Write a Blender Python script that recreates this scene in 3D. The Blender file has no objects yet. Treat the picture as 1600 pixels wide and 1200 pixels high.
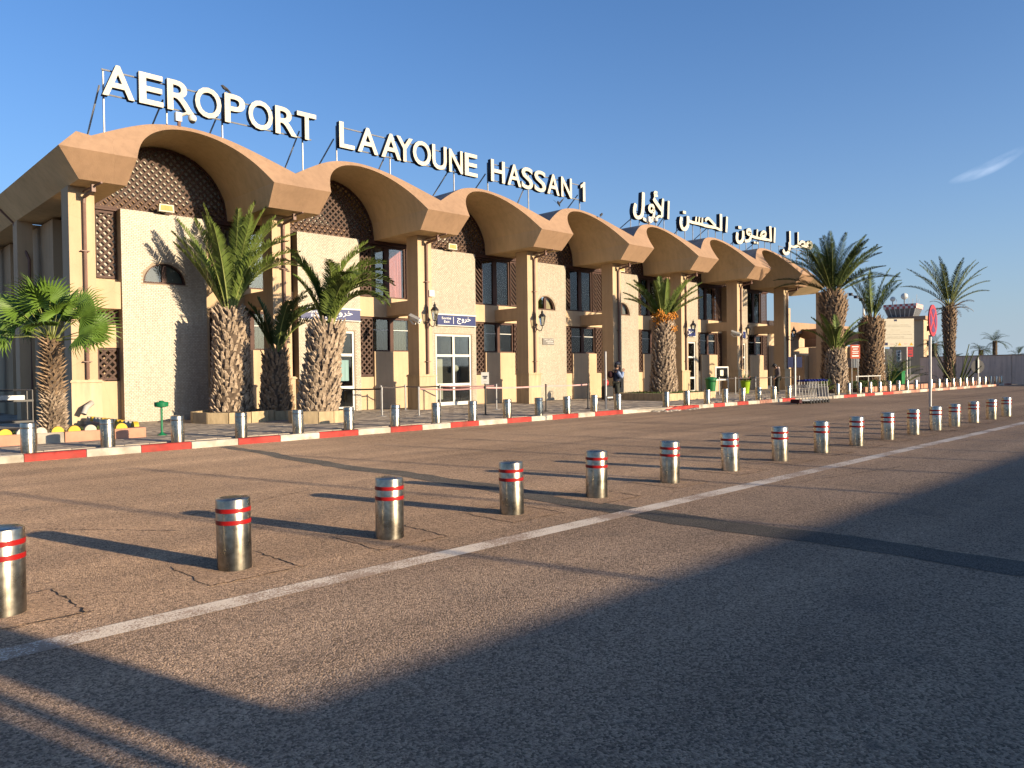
import bpy, bmesh, math, random
from mathutils import Vector, Matrix
random.seed(7)
SC = bpy.context.scene
COL = SC.collection
R = math.radians
# ------------------------------------------------------------------ camera, world, sun, exposure
EYE = Vector((0, 0, 1.6))
FOC, PITCH, ROLL, YAW = 1187.46, 0.0171478, -0.0128951, 0.8038157
fw = Vector((math.cos(YAW)*math.cos(PITCH), math.sin(YAW)*math.cos(PITCH), -math.sin(PITCH)))
rt = Vector((math.sin(YAW), -math.cos(YAW), 0))
up = rt.cross(fw)
rt2 = rt*math.cos(ROLL)+up*math.sin(ROLL)
up2 = up*math.cos(ROLL)-rt*math.sin(ROLL)
cd = bpy.data.cameras.new('camera')
cam = bpy.data.objects.new('camera', cd)
COL.objects.link(cam)
cam.matrix_world = Matrix((( rt2.x, up2.x, -fw.x, EYE.x), (rt2.y, up2.y, -fw.y, EYE.y), (rt2.z, up2.z, -fw.z, EYE.z), (0, 0, 0, 1)))
cd.sensor_width = 36
cd.lens = FOC/1600*36
cd.clip_start = 0.05
cd.clip_end = 6000
SC.camera = cam

SUN_ELEV = 11.2
TRAVEL = Vector((-0.27, 0.963, 0)).normalized()
sl = bpy.data.lights.new('sun', 'SUN')
sl.energy = 4.6
sl.angle = R(0.5)
sl.color = (1.0, 0.80, 0.55)
so = bpy.data.objects.new('sun', sl)
COL.objects.link(so)
ldir = Vector((TRAVEL.x*math.cos(R(SUN_ELEV)), TRAVEL.y*math.cos(R(SUN_ELEV)), -math.sin(R(SUN_ELEV))))
so.rotation_euler = ldir.to_track_quat('-Z', 'Y').to_euler()
so.location = (20, -40, 30)

w = bpy.data.worlds.new('World')
SC.world = w
w.use_nodes = True
nt = w.node_tree
nt.nodes.clear()
wo = nt.nodes.new('ShaderNodeOutputWorld')
bg = nt.nodes.new('ShaderNodeBackground')
sky = nt.nodes.new('ShaderNodeTexSky')
sky.sky_type = 'NISHITA'
sky.sun_disc = False
sky.sun_elevation = R(SUN_ELEV)
sky.sun_rotation = math.atan2(-TRAVEL.x, -TRAVEL.y)
sky.altitude = 60
sky.air_density = 1.0
sky.dust_density = 2.6
sky.ozone_density = 6.2
bg.inputs[1].default_value = 0.115
# a small wisp of thin cloud, fixed in the sky
def wn(t, **k):
    n = nt.nodes.new(t)
    for a, b in k.items(): setattr(n, a, b)
    return n
tc = wn('ShaderNodeTexCoord')
cdir = (fw + rt2*((1545-800)/FOC) - up2*((262-600)/FOC)).normalized()
ch = Vector((cdir.y, -cdir.x, 0)).normalized()
cv = ch.cross(cdir)
ax = (ch*0.93+cv*0.36).normalized(); ay = (cv*0.93-ch*0.36).normalized()
def dotn(v):
    n = wn('ShaderNodeVectorMath', operation='DOT_PRODUCT'); n.inputs[1].default_value = v
    nt.links.new(tc.outputs['Generated'], n.inputs[0]); return n.outputs['Value']
def mth(op, a, b=None):
    n = wn('ShaderNodeMath', operation=op)
    for i, q in enumerate((a, b)):
        if q is None: continue
        if isinstance(q, (int, float)): n.inputs[i].default_value = q
        else: nt.links.new(q, n.inputs[i])
    return n.outputs[0]
ua, va, fr = dotn(ax), dotn(ay), dotn(cdir)
cmb = wn('ShaderNodeCombineXYZ')
nt.links.new(mth('MULTIPLY', ua, 22.0), cmb.inputs[0]); nt.links.new(mth('MULTIPLY', va, 75.0), cmb.inputs[1])
nz = wn('ShaderNodeTexNoise'); nz.inputs['Scale'].default_value = 1.0; nz.inputs['Detail'].default_value = 5
nt.links.new(cmb.outputs[0], nz.inputs['Vector'])
bend = mth('SUBTRACT', va, mth('MULTIPLY', mth('MULTIPLY', ua, ua), 2.5))
r2 = mth('ADD', mth('POWER', mth('DIVIDE', ua, 0.040), 2), mth('POWER', mth('DIVIDE', bend, 0.0075), 2))
msk = mth('MAXIMUM', mth('SUBTRACT', 1.0, r2), 0.0)
msk = mth('MULTIPLY', msk, mth('MAXIMUM', mth('SUBTRACT', mth('MULTIPLY', nz.outputs[0], 2.4), 0.8), 0.0))
msk = mth('MULTIPLY', mth('MULTIPLY', msk, mth('GREATER_THAN', fr, 0.5)), 0.30)
mx = wn('ShaderNodeMix', data_type='RGBA')
# pale sea haze low in the sky, all round
sz = wn('ShaderNodeSeparateXYZ'); nt.links.new(tc.outputs['Generated'], sz.inputs[0])
hz = mth('MULTIPLY', mth('POWER', 2.718, mth('MULTIPLY', mth('MAXIMUM', sz.outputs[2], 0.0), -6.0)), 0.72)
hx = wn('ShaderNodeMix', data_type='RGBA'); hx.inputs[7].default_value = (2.55, 3.15, 3.75, 1)
nt.links.new(hz, hx.inputs[0]); nt.links.new(sky.outputs[0], hx.inputs[6])
nt.links.new(msk, mx.inputs[0]); nt.links.new(hx.outputs[2], mx.inputs[6]); mx.inputs[7].default_value = (5.5, 6.0, 7.0, 1)
nt.links.new(mx.outputs[2], bg.inputs[0])
nt.links.new(bg.outputs[0], wo.inputs[0])

SC.view_settings.view_transform = 'Standard'
SC.view_settings.look = 'None'
SC.view_settings.exposure = 1.12
SC.view_settings.gamma = 1
SC.view_settings.use_curve_mapping = False
SC.cycles.max_bounces = 6
SC.cycles.transparent_max_bounces = 12
SC.cycles.caustics_reflective = False
SC.cycles.caustics_refractive = False

# ------------------------------------------------------------------ materials
MT = {}
def mat(name, col, rough=0.8, var=0.12, scale=2.0, bump=0.0, bscale=60, metal=0.0, spec=0.3, dirt=None, stretch=None, detail=6):
    m = bpy.data.materials.new(name); m.use_nodes = True
    n = m.node_tree.nodes; l = m.node_tree.links
    b = n['Principled BSDF']
    b.inputs['Roughness'].default_value = rough
    b.inputs['Metallic'].default_value = metal
    b.inputs['Specular IOR Level'].default_value = spec
    t = n.new('ShaderNodeTexCoord')
    src = t.outputs['Object']
    if stretch:
        mp = n.new('ShaderNodeMapping'); mp.inputs['Scale'].default_value = stretch
        l.new(src, mp.inputs[0]); src = mp.outputs[0]
    nz = n.new('ShaderNodeTexNoise'); nz.inputs['Scale'].default_value = scale; nz.inputs['Detail'].default_value = detail
    l.new(src, nz.inputs['Vector'])
    rp = n.new('ShaderNodeValToRGB')
    rp.color_ramp.elements[0].position = 0.3; rp.color_ramp.elements[1].position = 0.7
    c = Vector(col)
    lo, hi = c*(1-var), c*(1+var)
    if dirt: lo = Vector(dirt)
    rp.color_ramp.elements[0].color = (*lo, 1); rp.color_ramp.elements[1].color = (*hi, 1)
    l.new(nz.outputs[0], rp.inputs[0]); l.new(rp.outputs[0], b.inputs['Base Color'])
    if bump:
        nb = n.new('ShaderNodeTexNoise'); nb.inputs['Scale'].default_value = bscale; nb.inputs['Detail'].default_value = 4
        l.new(t.outputs['Object'], nb.inputs['Vector'])
        bp = n.new('ShaderNodeBump'); bp.inputs['Strength'].default_value = bump; bp.inputs['Distance'].default_value = 0.02
        l.new(nb.outputs[0], bp.inputs['Height']); l.new(bp.outputs[0], b.inputs['Normal'])
    MT[name] = m
    return m

mat('cream', (0.435, 0.322, 0.203), 0.85, 0.06, 0.8, 0.12, 45)
mat('soffit', (0.58, 0.43, 0.24), 0.9, 0.08, 0.7, 0.5, 30)
mat('peach', (0.315, 0.20, 0.122), 0.85, 0.07, 0.9, 0.18, 35)
mat('bitumen', (0.11, 0.115, 0.125), 0.7, 0.25, 1.5, 0.2, 20)
mat('tile', (0.385, 0.34, 0.268), 0.45, 0.10, 9, 0.05, 30)
mat('grout', (0.27, 0.22, 0.16), 0.9, 0.1, 5)
mat('marble', (0.44, 0.32, 0.19), 0.5, 0.12, 2.5, 0.05, 20, stretch=(4, 4, 0.6))
mat('brown_wood', (0.05, 0.02, 0.013), 0.6, 0.3, 6, 0.1, 40, stretch=(1, 1, .3))
mat('lattice_wood', (0.055, 0.028, 0.018), 0.65, 0.25, 7)
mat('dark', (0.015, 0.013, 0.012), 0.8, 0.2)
mat('backing', (0.42, 0.40, 0.34), 0.9, 0.15, 1)
mat('pipe_brown', (0.16, 0.092, 0.07), 0.5, 0.15, 3)
mat('white_paint', (0.55, 0.54, 0.49), 0.45, 0.04, 3)
mat('letter_face', (0.50, 0.465, 0.375), 0.6, 0.05, 2)
mat('letter_side', (0.014, 0.016, 0.03), 0.5, 0.2, 3)
mat('galv', (0.30, 0.30, 0.30), 0.5, 0.15, 6, metal=0.5)
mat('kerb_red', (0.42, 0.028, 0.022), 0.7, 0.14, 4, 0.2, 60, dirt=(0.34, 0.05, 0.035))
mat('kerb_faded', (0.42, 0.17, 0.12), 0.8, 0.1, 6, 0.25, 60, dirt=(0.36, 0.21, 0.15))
mat('kerb_white', (0.55, 0.50, 0.41), 0.7, 0.06, 4, 0.2, 60, dirt=(0.42, 0.37, 0.29))
mat('kerb_pink', (0.40, 0.20, 0.13), 0.8, 0.12, 4, 0.2, 60)
mat('concrete', (0.36, 0.315, 0.255), 0.9, 0.15, 2, 0.3, 50)
mat('yellow', (0.5, 0.31, 0.025), 0.6, 0.1, 5)
mat('planter_stone', (0.38, 0.29, 0.17), 0.8, 0.2, 3, 0.3, 30, stretch=(3, 3, 1))
mat('soil', (0.07, 0.05, 0.035), 0.95, 0.3, 8, 0.4, 40)
mat('grass', (0.07, 0.10, 0.025), 0.8, 0.4, 3)
mat('frond', (0.085, 0.120, 0.024), 0.55, 0.45, 1.5, spec=0.25)
mat('frond_dark', (0.045, 0.068, 0.021), 0.6, 0.4, 1.5, spec=0.2)
mat('frond_far', (0.075, 0.095, 0.032), 0.6, 0.4, 1.5, spec=0.2)
mat('fan_leaf', (0.085, 0.15, 0.02), 0.5, 0.3, 2, spec=0.3)
mat('rachis', (0.17, 0.19, 0.05), 0.5, 0.2, 2)
mat('dry_frond', (0.24, 0.17, 0.085), 0.8, 0.3, 3)
mat('trunk', (0.09, 0.065, 0.045), 0.95, 0.35, 6, 0.5, 30)
mat('boot', (0.34, 0.265, 0.19), 0.9, 0.4, 7, 0.3, 40, dirt=(0.15, 0.11, 0.075))
mat('boot_warm', (0.27, 0.185, 0.115), 0.9, 0.4, 7, 0.3, 40, dirt=(0.11, 0.075, 0.045))
mat('dates', (0.42, 0.16, 0.012), 0.6, 0.3, 20)
mat('red_band', (0.26, 0.006, 0.006), 0.4, 0.15, 8)
mat('black_metal', (0.018, 0.018, 0.02), 0.45, 0.2, 5, spec=0.4)
mat('black_plastic', (0.02, 0.02, 0.022), 0.6, 0.2, 5)
mat('tape', (0.46, 0.26, 0.24), 0.6, 0.1, 5)
mat('belt', (0.045, 0.035, 0.032), 0.7, 0.2, 5)
mat('blue_sign', (0.012, 0.022, 0.10), 0.4, 0.06, 2)
mat('blue_dark', (0.008, 0.014, 0.06), 0.5, 0.1, 2)
mat('sign_red', (0.36, 0.03, 0.035), 0.4, 0.08, 2)
mat('sign_orange', (0.40, 0.075, 0.03), 0.5, 0.1, 3)
mat('faded_blue', (0.085, 0.035, 0.10), 0.5, 0.1, 3)
mat('grey_sign', (0.035, 0.035, 0.037), 0.6, 0.1, 2)
mat('plaque', (0.16, 0.15, 0.135), 0.4, 0.1, 3)
mat('green', (0.006, 0.13, 0.05), 0.45, 0.1, 4)
mat('bin_green', (0.012, 0.13, 0.035), 0.5, 0.15, 3)
mat('lime', (0.25, 0.40, 0.02), 0.5, 0.08, 3)
mat('rubber', (0.02, 0.02, 0.02), 0.8, 0.2, 5)
mat('handle_blue', (0.012, 0.02, 0.17), 0.4, 0.15, 4)
mat('wall_grey', (0.64, 0.56, 0.46), 0.9, 0.08, 0.6, 0.1, 20)
mat('paper', (0.52, 0.48, 0.38), 0.7, 0.03, 1)
mat('ink', (0.04, 0.04, 0.06), 0.7, 0.1, 1)
mat('text_grey', (0.42, 0.38, 0.30), 0.7, 0.1, 1)
mat('text_white', (0.75, 0.74, 0.70), 0.6, 0.03, 1)
mat('skin', (0.34, 0.19, 0.125), 0.6, 0.08, 5)
mat('denim_blue', (0.19, 0.25, 0.38), 0.8, 0.15, 10)
mat('navy', (0.018, 0.022, 0.038), 0.8, 0.2, 8)
mat('trousers', (0.03, 0.032, 0.026), 0.85, 0.2, 8)
mat('jacket_grey', (0.10, 0.085, 0.085), 0.85, 0.3, 14)
mat('hood', (0.5, 0.39, 0.32), 0.8, 0.1, 6)
mat('maroon', (0.045, 0.014, 0.014), 0.8, 0.2, 6)
mat('curtain_pink', (0.50, 0.17, 0.15), 0.85, 0.25, 2.5, stretch=(6, 6, .3))
mat('curtain_teal', (0.17, 0.27, 0.26), 0.85, 0.2, 2.5, stretch=(6, 6, .3))
mat('curtain_ochre', (0.38, 0.28, 0.10), 0.85, 0.2, 2.5, stretch=(6, 6, .3))
mat('curtain_cream', (0.30, 0.25, 0.16), 0.85, 0.12, 2.5, stretch=(6, 6, .3))
mat('blind', (0.12, 0.118, 0.105), 0.85, 0.12, 2.5, stretch=(6, 6, .3))
mat('pvc', (0.36, 0.34, 0.30), 0.5, 0.1, 4)
mat('checker_red', (0.42, 0.09, 0.08), 0.6, 0.1, 3)
mat('tower_glass', (0.12, 0.13, 0.14), 0.1, 0.1, 3, spec=0.8)
mat('feather', (0.05, 0.048, 0.05), 0.8, 0.3, 9)
mat('sand', (0.36, 0.28, 0.19), 0.95, 0.15, 0.3, 0.3, 20)
mat('hedge', (0.05, 0.08, 0.022), 0.8, 0.4, 4)
mat('crack', (0.03, 0.026, 0.022), 0.95, 0.3, 9)
mat('flower', (0.34, 0.09, 0.12), 0.7, 0.4, 12)

def weather(name, strength=.22, streak=(2.6, 2.6, .16), spots=True):
    """rain streaks, blotches and hairline cracks over an existing paint"""
    m = MT[name]; n = m.node_tree.nodes; l = m.node_tree.links; b = n['Principled BSDF']
    old = b.inputs['Base Color'].links[0].from_socket
    t = n.new('ShaderNodeTexCoord')
    def ns(sc, stretch=None, det=6):
        src = t.outputs['Object']
        if stretch:
            mp = n.new('ShaderNodeMapping'); mp.inputs['Scale'].default_value = stretch; l.new(src, mp.inputs[0]); src = mp.outputs[0]
        q = n.new('ShaderNodeTexNoise'); q.inputs['Scale'].default_value = sc; q.inputs['Detail'].default_value = det; l.new(src, q.inputs['Vector']); return q.outputs[0]
    def rmp(src, a, c, lo, hi):
        q = n.new('ShaderNodeMapRange'); q.inputs['From Min'].default_value = a; q.inputs['From Max'].default_value = c
        q.inputs['To Min'].default_value = lo; q.inputs['To Max'].default_value = hi; l.new(src, q.inputs[0]); return q.outputs[0]
    def mul(a, c):
        q = n.new('ShaderNodeMath'); q.operation = 'MULTIPLY'; l.new(a, q.inputs[0]); l.new(c, q.inputs[1]); return q.outputs[0]
    f = mul(rmp(ns(2.2, streak), .42, .68, 1.0, 1-strength), rmp(ns(.55), .35, .7, 1.06, 1-strength*.7))
    if spots: f = mul(f, rmp(ns(4.5, None, 9), .62, .72, 1.0, 1-strength*.8))
    wv = n.new('ShaderNodeTexVoronoi'); wv.feature = 'DISTANCE_TO_EDGE'; wv.inputs['Scale'].default_value = .55
    dm = n.new('ShaderNodeMix'); dm.data_type = 'VECTOR'; dm.inputs[0].default_value = .12
    dn = n.new('ShaderNodeTexNoise'); dn.inputs['Scale'].default_value = 3; l.new(t.outputs['Object'], dn.inputs['Vector'])
    l.new(t.outputs['Object'], dm.inputs[4]); l.new(dn.outputs['Color'], dm.inputs[5]); l.new(dm.outputs[1], wv.inputs['Vector'])
    if spots: f = mul(f, rmp(wv.outputs['Distance'], 0.0, .005, .88, 1.0))
    mx_ = n.new('ShaderNodeMix'); mx_.data_type = 'RGBA'; mx_.blend_type = 'MULTIPLY'; mx_.inputs[0].default_value = 1
    cm = n.new('ShaderNodeCombineColor')
    for k in range(3): l.new(f, cm.inputs[k])
    l.new(old, mx_.inputs[6]); l.new(cm.outputs[0], mx_.inputs[7]); l.new(mx_.outputs[2], b.inputs['Base Color'])
weather('peach', .11); weather('cream', .10); weather('soffit', .11); weather('marble', .18, spots=False); weather('wall_grey', .2)
weather('kerb_red', .4, (1, 1, 1)); weather('kerb_white', .4, (1, 1, 1)); weather('kerb_faded', .3, (1, 1, 1)); weather('letter_face', .12); weather('concrete', .3, (1, 1, 1))
weather('tile', .10, spots=False)
def tile_tones():
    m = MT['tile']; n = m.node_tree.nodes; l = m.node_tree.links; b = n['Principled BSDF']
    old = b.inputs['Base Color'].links[0].from_socket
    t = n.new('ShaderNodeTexCoord'); sn = n.new('ShaderNodeVectorMath'); sn.operation = 'SNAP'; sn.inputs[1].default_value = (.052, 10, .054)
    l.new(t.outputs['Object'], sn.inputs[0]); wn_ = n.new('ShaderNodeTexWhiteNoise'); l.new(sn.outputs[0], wn_.inputs[0])
    mr = n.new('ShaderNodeMapRange'); mr.inputs['To Min'].default_value = .84; mr.inputs['To Max'].default_value = 1.10; l.new(wn_.outputs[0], mr.inputs[0])
    mx_ = n.new('ShaderNodeMix'); mx_.data_type = 'RGBA'; mx_.blend_type = 'MULTIPLY'; mx_.inputs[0].default_value = 1
    cm = n.new('ShaderNodeCombineColor')
    for k in range(3): l.new(mr.outputs[0], cm.inputs[k])
    l.new(old, mx_.inputs[6]); l.new(cm.outputs[0], mx_.inputs[7]); l.new(mx_.outputs[2], b.inputs['Base Color'])
tile_tones()

def steel():
    m = bpy.data.materials.new('steel'); m.use_nodes = True
    n = m.node_tree.nodes; l = m.node_tree.links; b = n['Principled BSDF']
    b.inputs['Metallic'].default_value = 1.0
    t = n.new('ShaderNodeTexCoord')
    nz = n.new('ShaderNodeTexNoise'); nz.inputs['Scale'].default_value = 7; nz.inputs['Detail'].default_value = 8
    l.new(t.outputs['Object'], nz.inputs['Vector'])
    rp = n.new('ShaderNodeValToRGB'); rp.color_ramp.elements[0].position = .3; rp.color_ramp.elements[1].position = .75
    rp.color_ramp.elements[0].color = (.31, .28, .225, 1); rp.color_ramp.elements[1].color = (.50, .46, .38, 1)
    l.new(nz.outputs[0], rp.inputs[0]); l.new(rp.outputs[0], b.inputs['Base Color'])
    mp = n.new('ShaderNodeMapping'); mp.inputs['Scale'].default_value = (90, 90, 2)
    l.new(t.outputs['Object'], mp.inputs[0])
    n2 = n.new('ShaderNodeTexNoise'); n2.inputs['Scale'].default_value = 1.0; n2.inputs['Detail'].default_value = 3
    l.new(mp.outputs[0], n2.inputs['Vector'])
    mr = n.new('ShaderNodeMapRange'); mr.inputs['To Min'].default_value = 0.20; mr.inputs['To Max'].default_value = 0.38
    l.new(nz.outputs[0], mr.inputs[0]); l.new(mr.outputs[0], b.inputs['Roughness'])
    oi = n.new('ShaderNodeObjectInfo'); mv_ = n.new('ShaderNodeMapRange'); mv_.inputs['To Min'].default_value = .78; mv_.inputs['To Max'].default_value = 1.12; l.new(oi.outputs['Random'], mv_.inputs[0])
    cm = n.new('ShaderNodeCombineColor')
    for k in range(3): l.new(mv_.outputs[0], cm.inputs[k])
    sx = n.new('ShaderNodeTexNoise'); sx.inputs['Scale'].default_value = 22; sx.inputs['Detail'].default_value = 9; l.new(t.outputs['Object'], sx.inputs['Vector'])
    sr = n.new('ShaderNodeMapRange'); sr.inputs['From Min'].default_value = .35; sr.inputs['From Max'].default_value = .62; sr.inputs['To Min'].default_value = .72; sr.inputs['To Max'].default_value = 1.05; l.new(sx.outputs[0], sr.inputs[0])
    mm = n.new('ShaderNodeMix'); mm.data_type = 'RGBA'; mm.blend_type = 'MULTIPLY'; mm.inputs[0].default_value = 1; l.new(rp.outputs[0], mm.inputs[6]); l.new(cm.outputs[0], mm.inputs[7])
    m3 = n.new('ShaderNodeMix'); m3.data_type = 'RGBA'; m3.blend_type = 'MULTIPLY'; m3.inputs[0].default_value = 1; l.new(mm.outputs[2], m3.inputs[6])
    c3 = n.new('ShaderNodeCombineColor')
    for k in range(3): l.new(sr.outputs[0], c3.inputs[k])
    l.new(c3.outputs[0], m3.inputs[7]); l.new(m3.outputs[2], b.inputs['Base Color'])
    bp = n.new('ShaderNodeBump'); bp.inputs['Strength'].default_value = 0.06; bp.inputs['Distance'].default_value = .01
    l.new(n2.outputs[0], bp.inputs['Height']); l.new(bp.outputs[0], b.inputs['Normal'])
    MT['steel'] = m
steel()

def asphalt(name, c_dust, c_grey, c_dark, split=True, grain=1.0):
    m = bpy.data.materials.new(name); m.use_nodes = True
    n = m.node_tree.nodes; l = m.node_tree.links; b = n['Principled BSDF']
    b.inputs['Roughness'].default_value = 0.9; b.inputs['Specular IOR Level'].default_value = 0.2
    if 'Diffuse Roughness' in b.inputs: b.inputs['Diffuse Roughness'].default_value = 1.0
    t = n.new('ShaderNodeTexCoord')
    def noise(sc, det=6):
        q = n.new('ShaderNodeTexNoise'); q.inputs['Scale'].default_value = sc; q.inputs['Detail'].default_value = det
        l.new(t.outputs['Object'], q.inputs['Vector']); return q.outputs[0]
    def ramp(src, p0, p1, a=(0, 0, 0, 1), c=(1, 1, 1, 1)):
        q = n.new('ShaderNodeValToRGB'); q.color_ramp.elements[0].position = p0; q.color_ramp.elements[1].position = p1
        q.color_ramp.elements[0].color = a; q.color_ramp.elements[1].color = c; l.new(src, q.inputs[0]); return q.outputs[0]
    def mix(f, a, c, bt='MIX'):
        q = n.new('ShaderNodeMix'); q.data_type = 'RGBA'; q.blend_type = bt
        for i, s in ((0, f), (6, a), (7, c)):
            if isinstance(s, (int, float)): q.inputs[i].default_value = s
            elif isinstance(s, tuple): q.inputs[i].default_value = (*s, 1)
            else: l.new(s, q.inputs[i])
        return q.outputs[2]
    base = mix(ramp(noise(.35), .35, .65), c_dust, tuple(x*.86 for x in c_dust))
    if split:
        sp = n.new('ShaderNodeSeparateXYZ'); l.new(t.outputs['Object'], sp.inputs[0])
        ad = n.new('ShaderNodeMath'); ad.operation = 'ADD'; l.new(sp.outputs[1], ad.inputs[0])
        mu = n.new('ShaderNodeMath'); mu.operation = 'MULTIPLY'; mu.inputs[1].default_value = 2.2; l.new(noise(.8), mu.inputs[0]); l.new(mu.outputs[0], ad.inputs[1])
        mr = n.new('ShaderNodeMapRange'); mr.inputs['From Min'].default_value = 5.2; mr.inputs['From Max'].default_value = 7.0
        l.new(ad.outputs[0], mr.inputs[0])
        base = mix(mr.outputs[0], c_grey, base)
    vo = n.new('ShaderNodeTexVoronoi'); vo.inputs['Scale'].default_value = 80*grain; l.new(t.outputs['Object'], vo.inputs['Vector'])
    sepc = n.new('ShaderNodeSeparateColor'); l.new(vo.outputs['Color'], sepc.inputs[0])
    agg = ramp(sepc.outputs[0], 0.0, 1.0, (.42, .41, .40, 1), (1.55, 1.52, 1.48, 1))
    col = mix(1.0, base, agg, 'MULTIPLY')
    mpl = n.new('ShaderNodeMapping'); mpl.inputs['Scale'].default_value = (.05, 1.1, 1); l.new(t.outputs['Object'], mpl.inputs[0])
    lane = n.new('ShaderNodeTexNoise'); lane.inputs['Scale'].default_value = 1.0; lane.inputs['Detail'].default_value = 5; l.new(mpl.outputs[0], lane.inputs['Vector'])
    col = mix(1.0, col, ramp(lane.outputs[0], .35, .66, (.80, .80, .81, 1), (1.12, 1.11, 1.09, 1)), 'MULTIPLY')
    col = mix(1.0, col, ramp(noise(.22, 4), .38, .66, (.86, .85, .84, 1), (1.08, 1.08, 1.08, 1)), 'MULTIPLY')
    st = ramp(noise(1.6, 8), .56, .74)
    col = mix(st, col, mix(0.35, col, c_dark))
    blot = ramp(noise(5.0, 4), .665, .74)
    col = mix(blot, col, mix(0.55, col, c_dark))
    l.new(col, b.inputs['Base Color'])
    nb = noise(130*grain, 3)
    ma = n.new('ShaderNodeMath'); ma.operation = 'ADD'; l.new(nb, ma.inputs[0])
    mv = n.new('ShaderNodeMath'); mv.operation = 'MULTIPLY'; mv.inputs[1].default_value = -0.9; l.new(vo.outputs['Distance'], mv.inputs[0]); l.new(mv.outputs[0], ma.inputs[1])
    bp = n.new('ShaderNodeBump'); bp.inputs['Strength'].default_value = 1.0; bp.inputs['Distance'].default_value = 0.014
    l.new(ma.outputs[0], bp.inputs['Height']); l.new(bp.outputs[0], b.inputs['Normal'])
    MT[name] = m
asphalt('asphalt', (0.41, 0.288, 0.195), (0.355, 0.262, 0.19), (0.13, 0.105, 0.09))
asphalt('patch_asphalt', (0.17, 0.155, 0.135), (0.1, 0.1, 0.1), (0.05, 0.05, 0.05), split=False, grain=1.6)
asphalt('pad_concrete', (0.44, 0.305, 0.205), (0.3, 0.25, 0.2), (0.2, 0.15, 0.11), split=False, grain=1.2)

def line_paint():
    m = bpy.data.materials.new('line_paint'); m.use_nodes = True
    n = m.node_tree.nodes; l = m.node_tree.links; b = n['Principled BSDF']
    b.inputs['Roughness'].default_value = 0.8
    t = n.new('ShaderNodeTexCoord')
    def noise(sc):
        q = n.new('ShaderNodeTexNoise'); q.inputs['Scale'].default_value = sc; q.inputs['Detail'].default_value = 6; q.inputs['Roughness'].default_value = .65
        l.new(t.outputs['Object'], q.inputs['Vector']); return q.outputs[0]
    ad = n.new('ShaderNodeMath'); ad.operation = 'ADD'; l.new(noise(70), ad.inputs[0]); l.new(noise(1.3), ad.inputs[1])
    rp = n.new('ShaderNodeValToRGB'); rp.color_ramp.elements[0].position = .95; rp.color_ramp.elements[1].position = 1.13
    rp.color_ramp.elements[0].color = (.30, .215, .155, 1); rp.color_ramp.elements[1].color = (.60, .52, .43, 1)
    if 'Diffuse Roughness' in b.inputs: b.inputs['Diffuse Roughness'].default_value = 1.0
    l.new(ad.outputs[0], rp.inputs[0]); l.new(rp.outputs[0], b.inputs['Base Color'])
    bp = n.new('ShaderNodeBump'); bp.inputs['Strength'].default_value = 1.0; bp.inputs['Distance'].default_value = .012
    l.new(noise(130), bp.inputs['Height']); l.new(bp.outputs[0], b.inputs['Normal'])
    MT['line_paint'] = m
line_paint()

def glass():
    m = bpy.data.materials.new('glass'); m.use_nodes = True
    n = m.node_tree.nodes; l = m.node_tree.links; n.remove(n['Principled BSDF'])
    o = n['Material Output']
    tr = n.new('ShaderNodeBsdfTransparent'); tr.inputs[0].default_value = (.86, .89, .87, 1)
    gl = n.new('ShaderNodeBsdfGlossy'); gl.inputs['Roughness'].default_value = 0.03; gl.inputs[0].default_value = (.95, .97, 1, 1)
    fr = n.new('ShaderNodeFresnel'); fr.inputs[0].default_value = 1.5
    tx = n.new('ShaderNodeTexCoord'); nz = n.new('ShaderNodeTexNoise'); nz.inputs['Scale'].default_value = 1.1
    l.new(tx.outputs['Object'], nz.inputs['Vector'])
    bp = n.new('ShaderNodeBump'); bp.inputs['Strength'].default_value = .05; l.new(nz.outputs[0], bp.inputs['Height']); l.new(bp.outputs[0], gl.inputs['Normal'])
    mx = n.new('ShaderNodeMixShader'); l.new(fr.outputs[0], mx.inputs[0]); l.new(tr.outputs[0], mx.inputs[1]); l.new(gl.outputs[0], mx.inputs[2])
    l.new(mx.outputs[0], o.inputs[0])
    MT['glass'] = m
glass()

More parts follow.
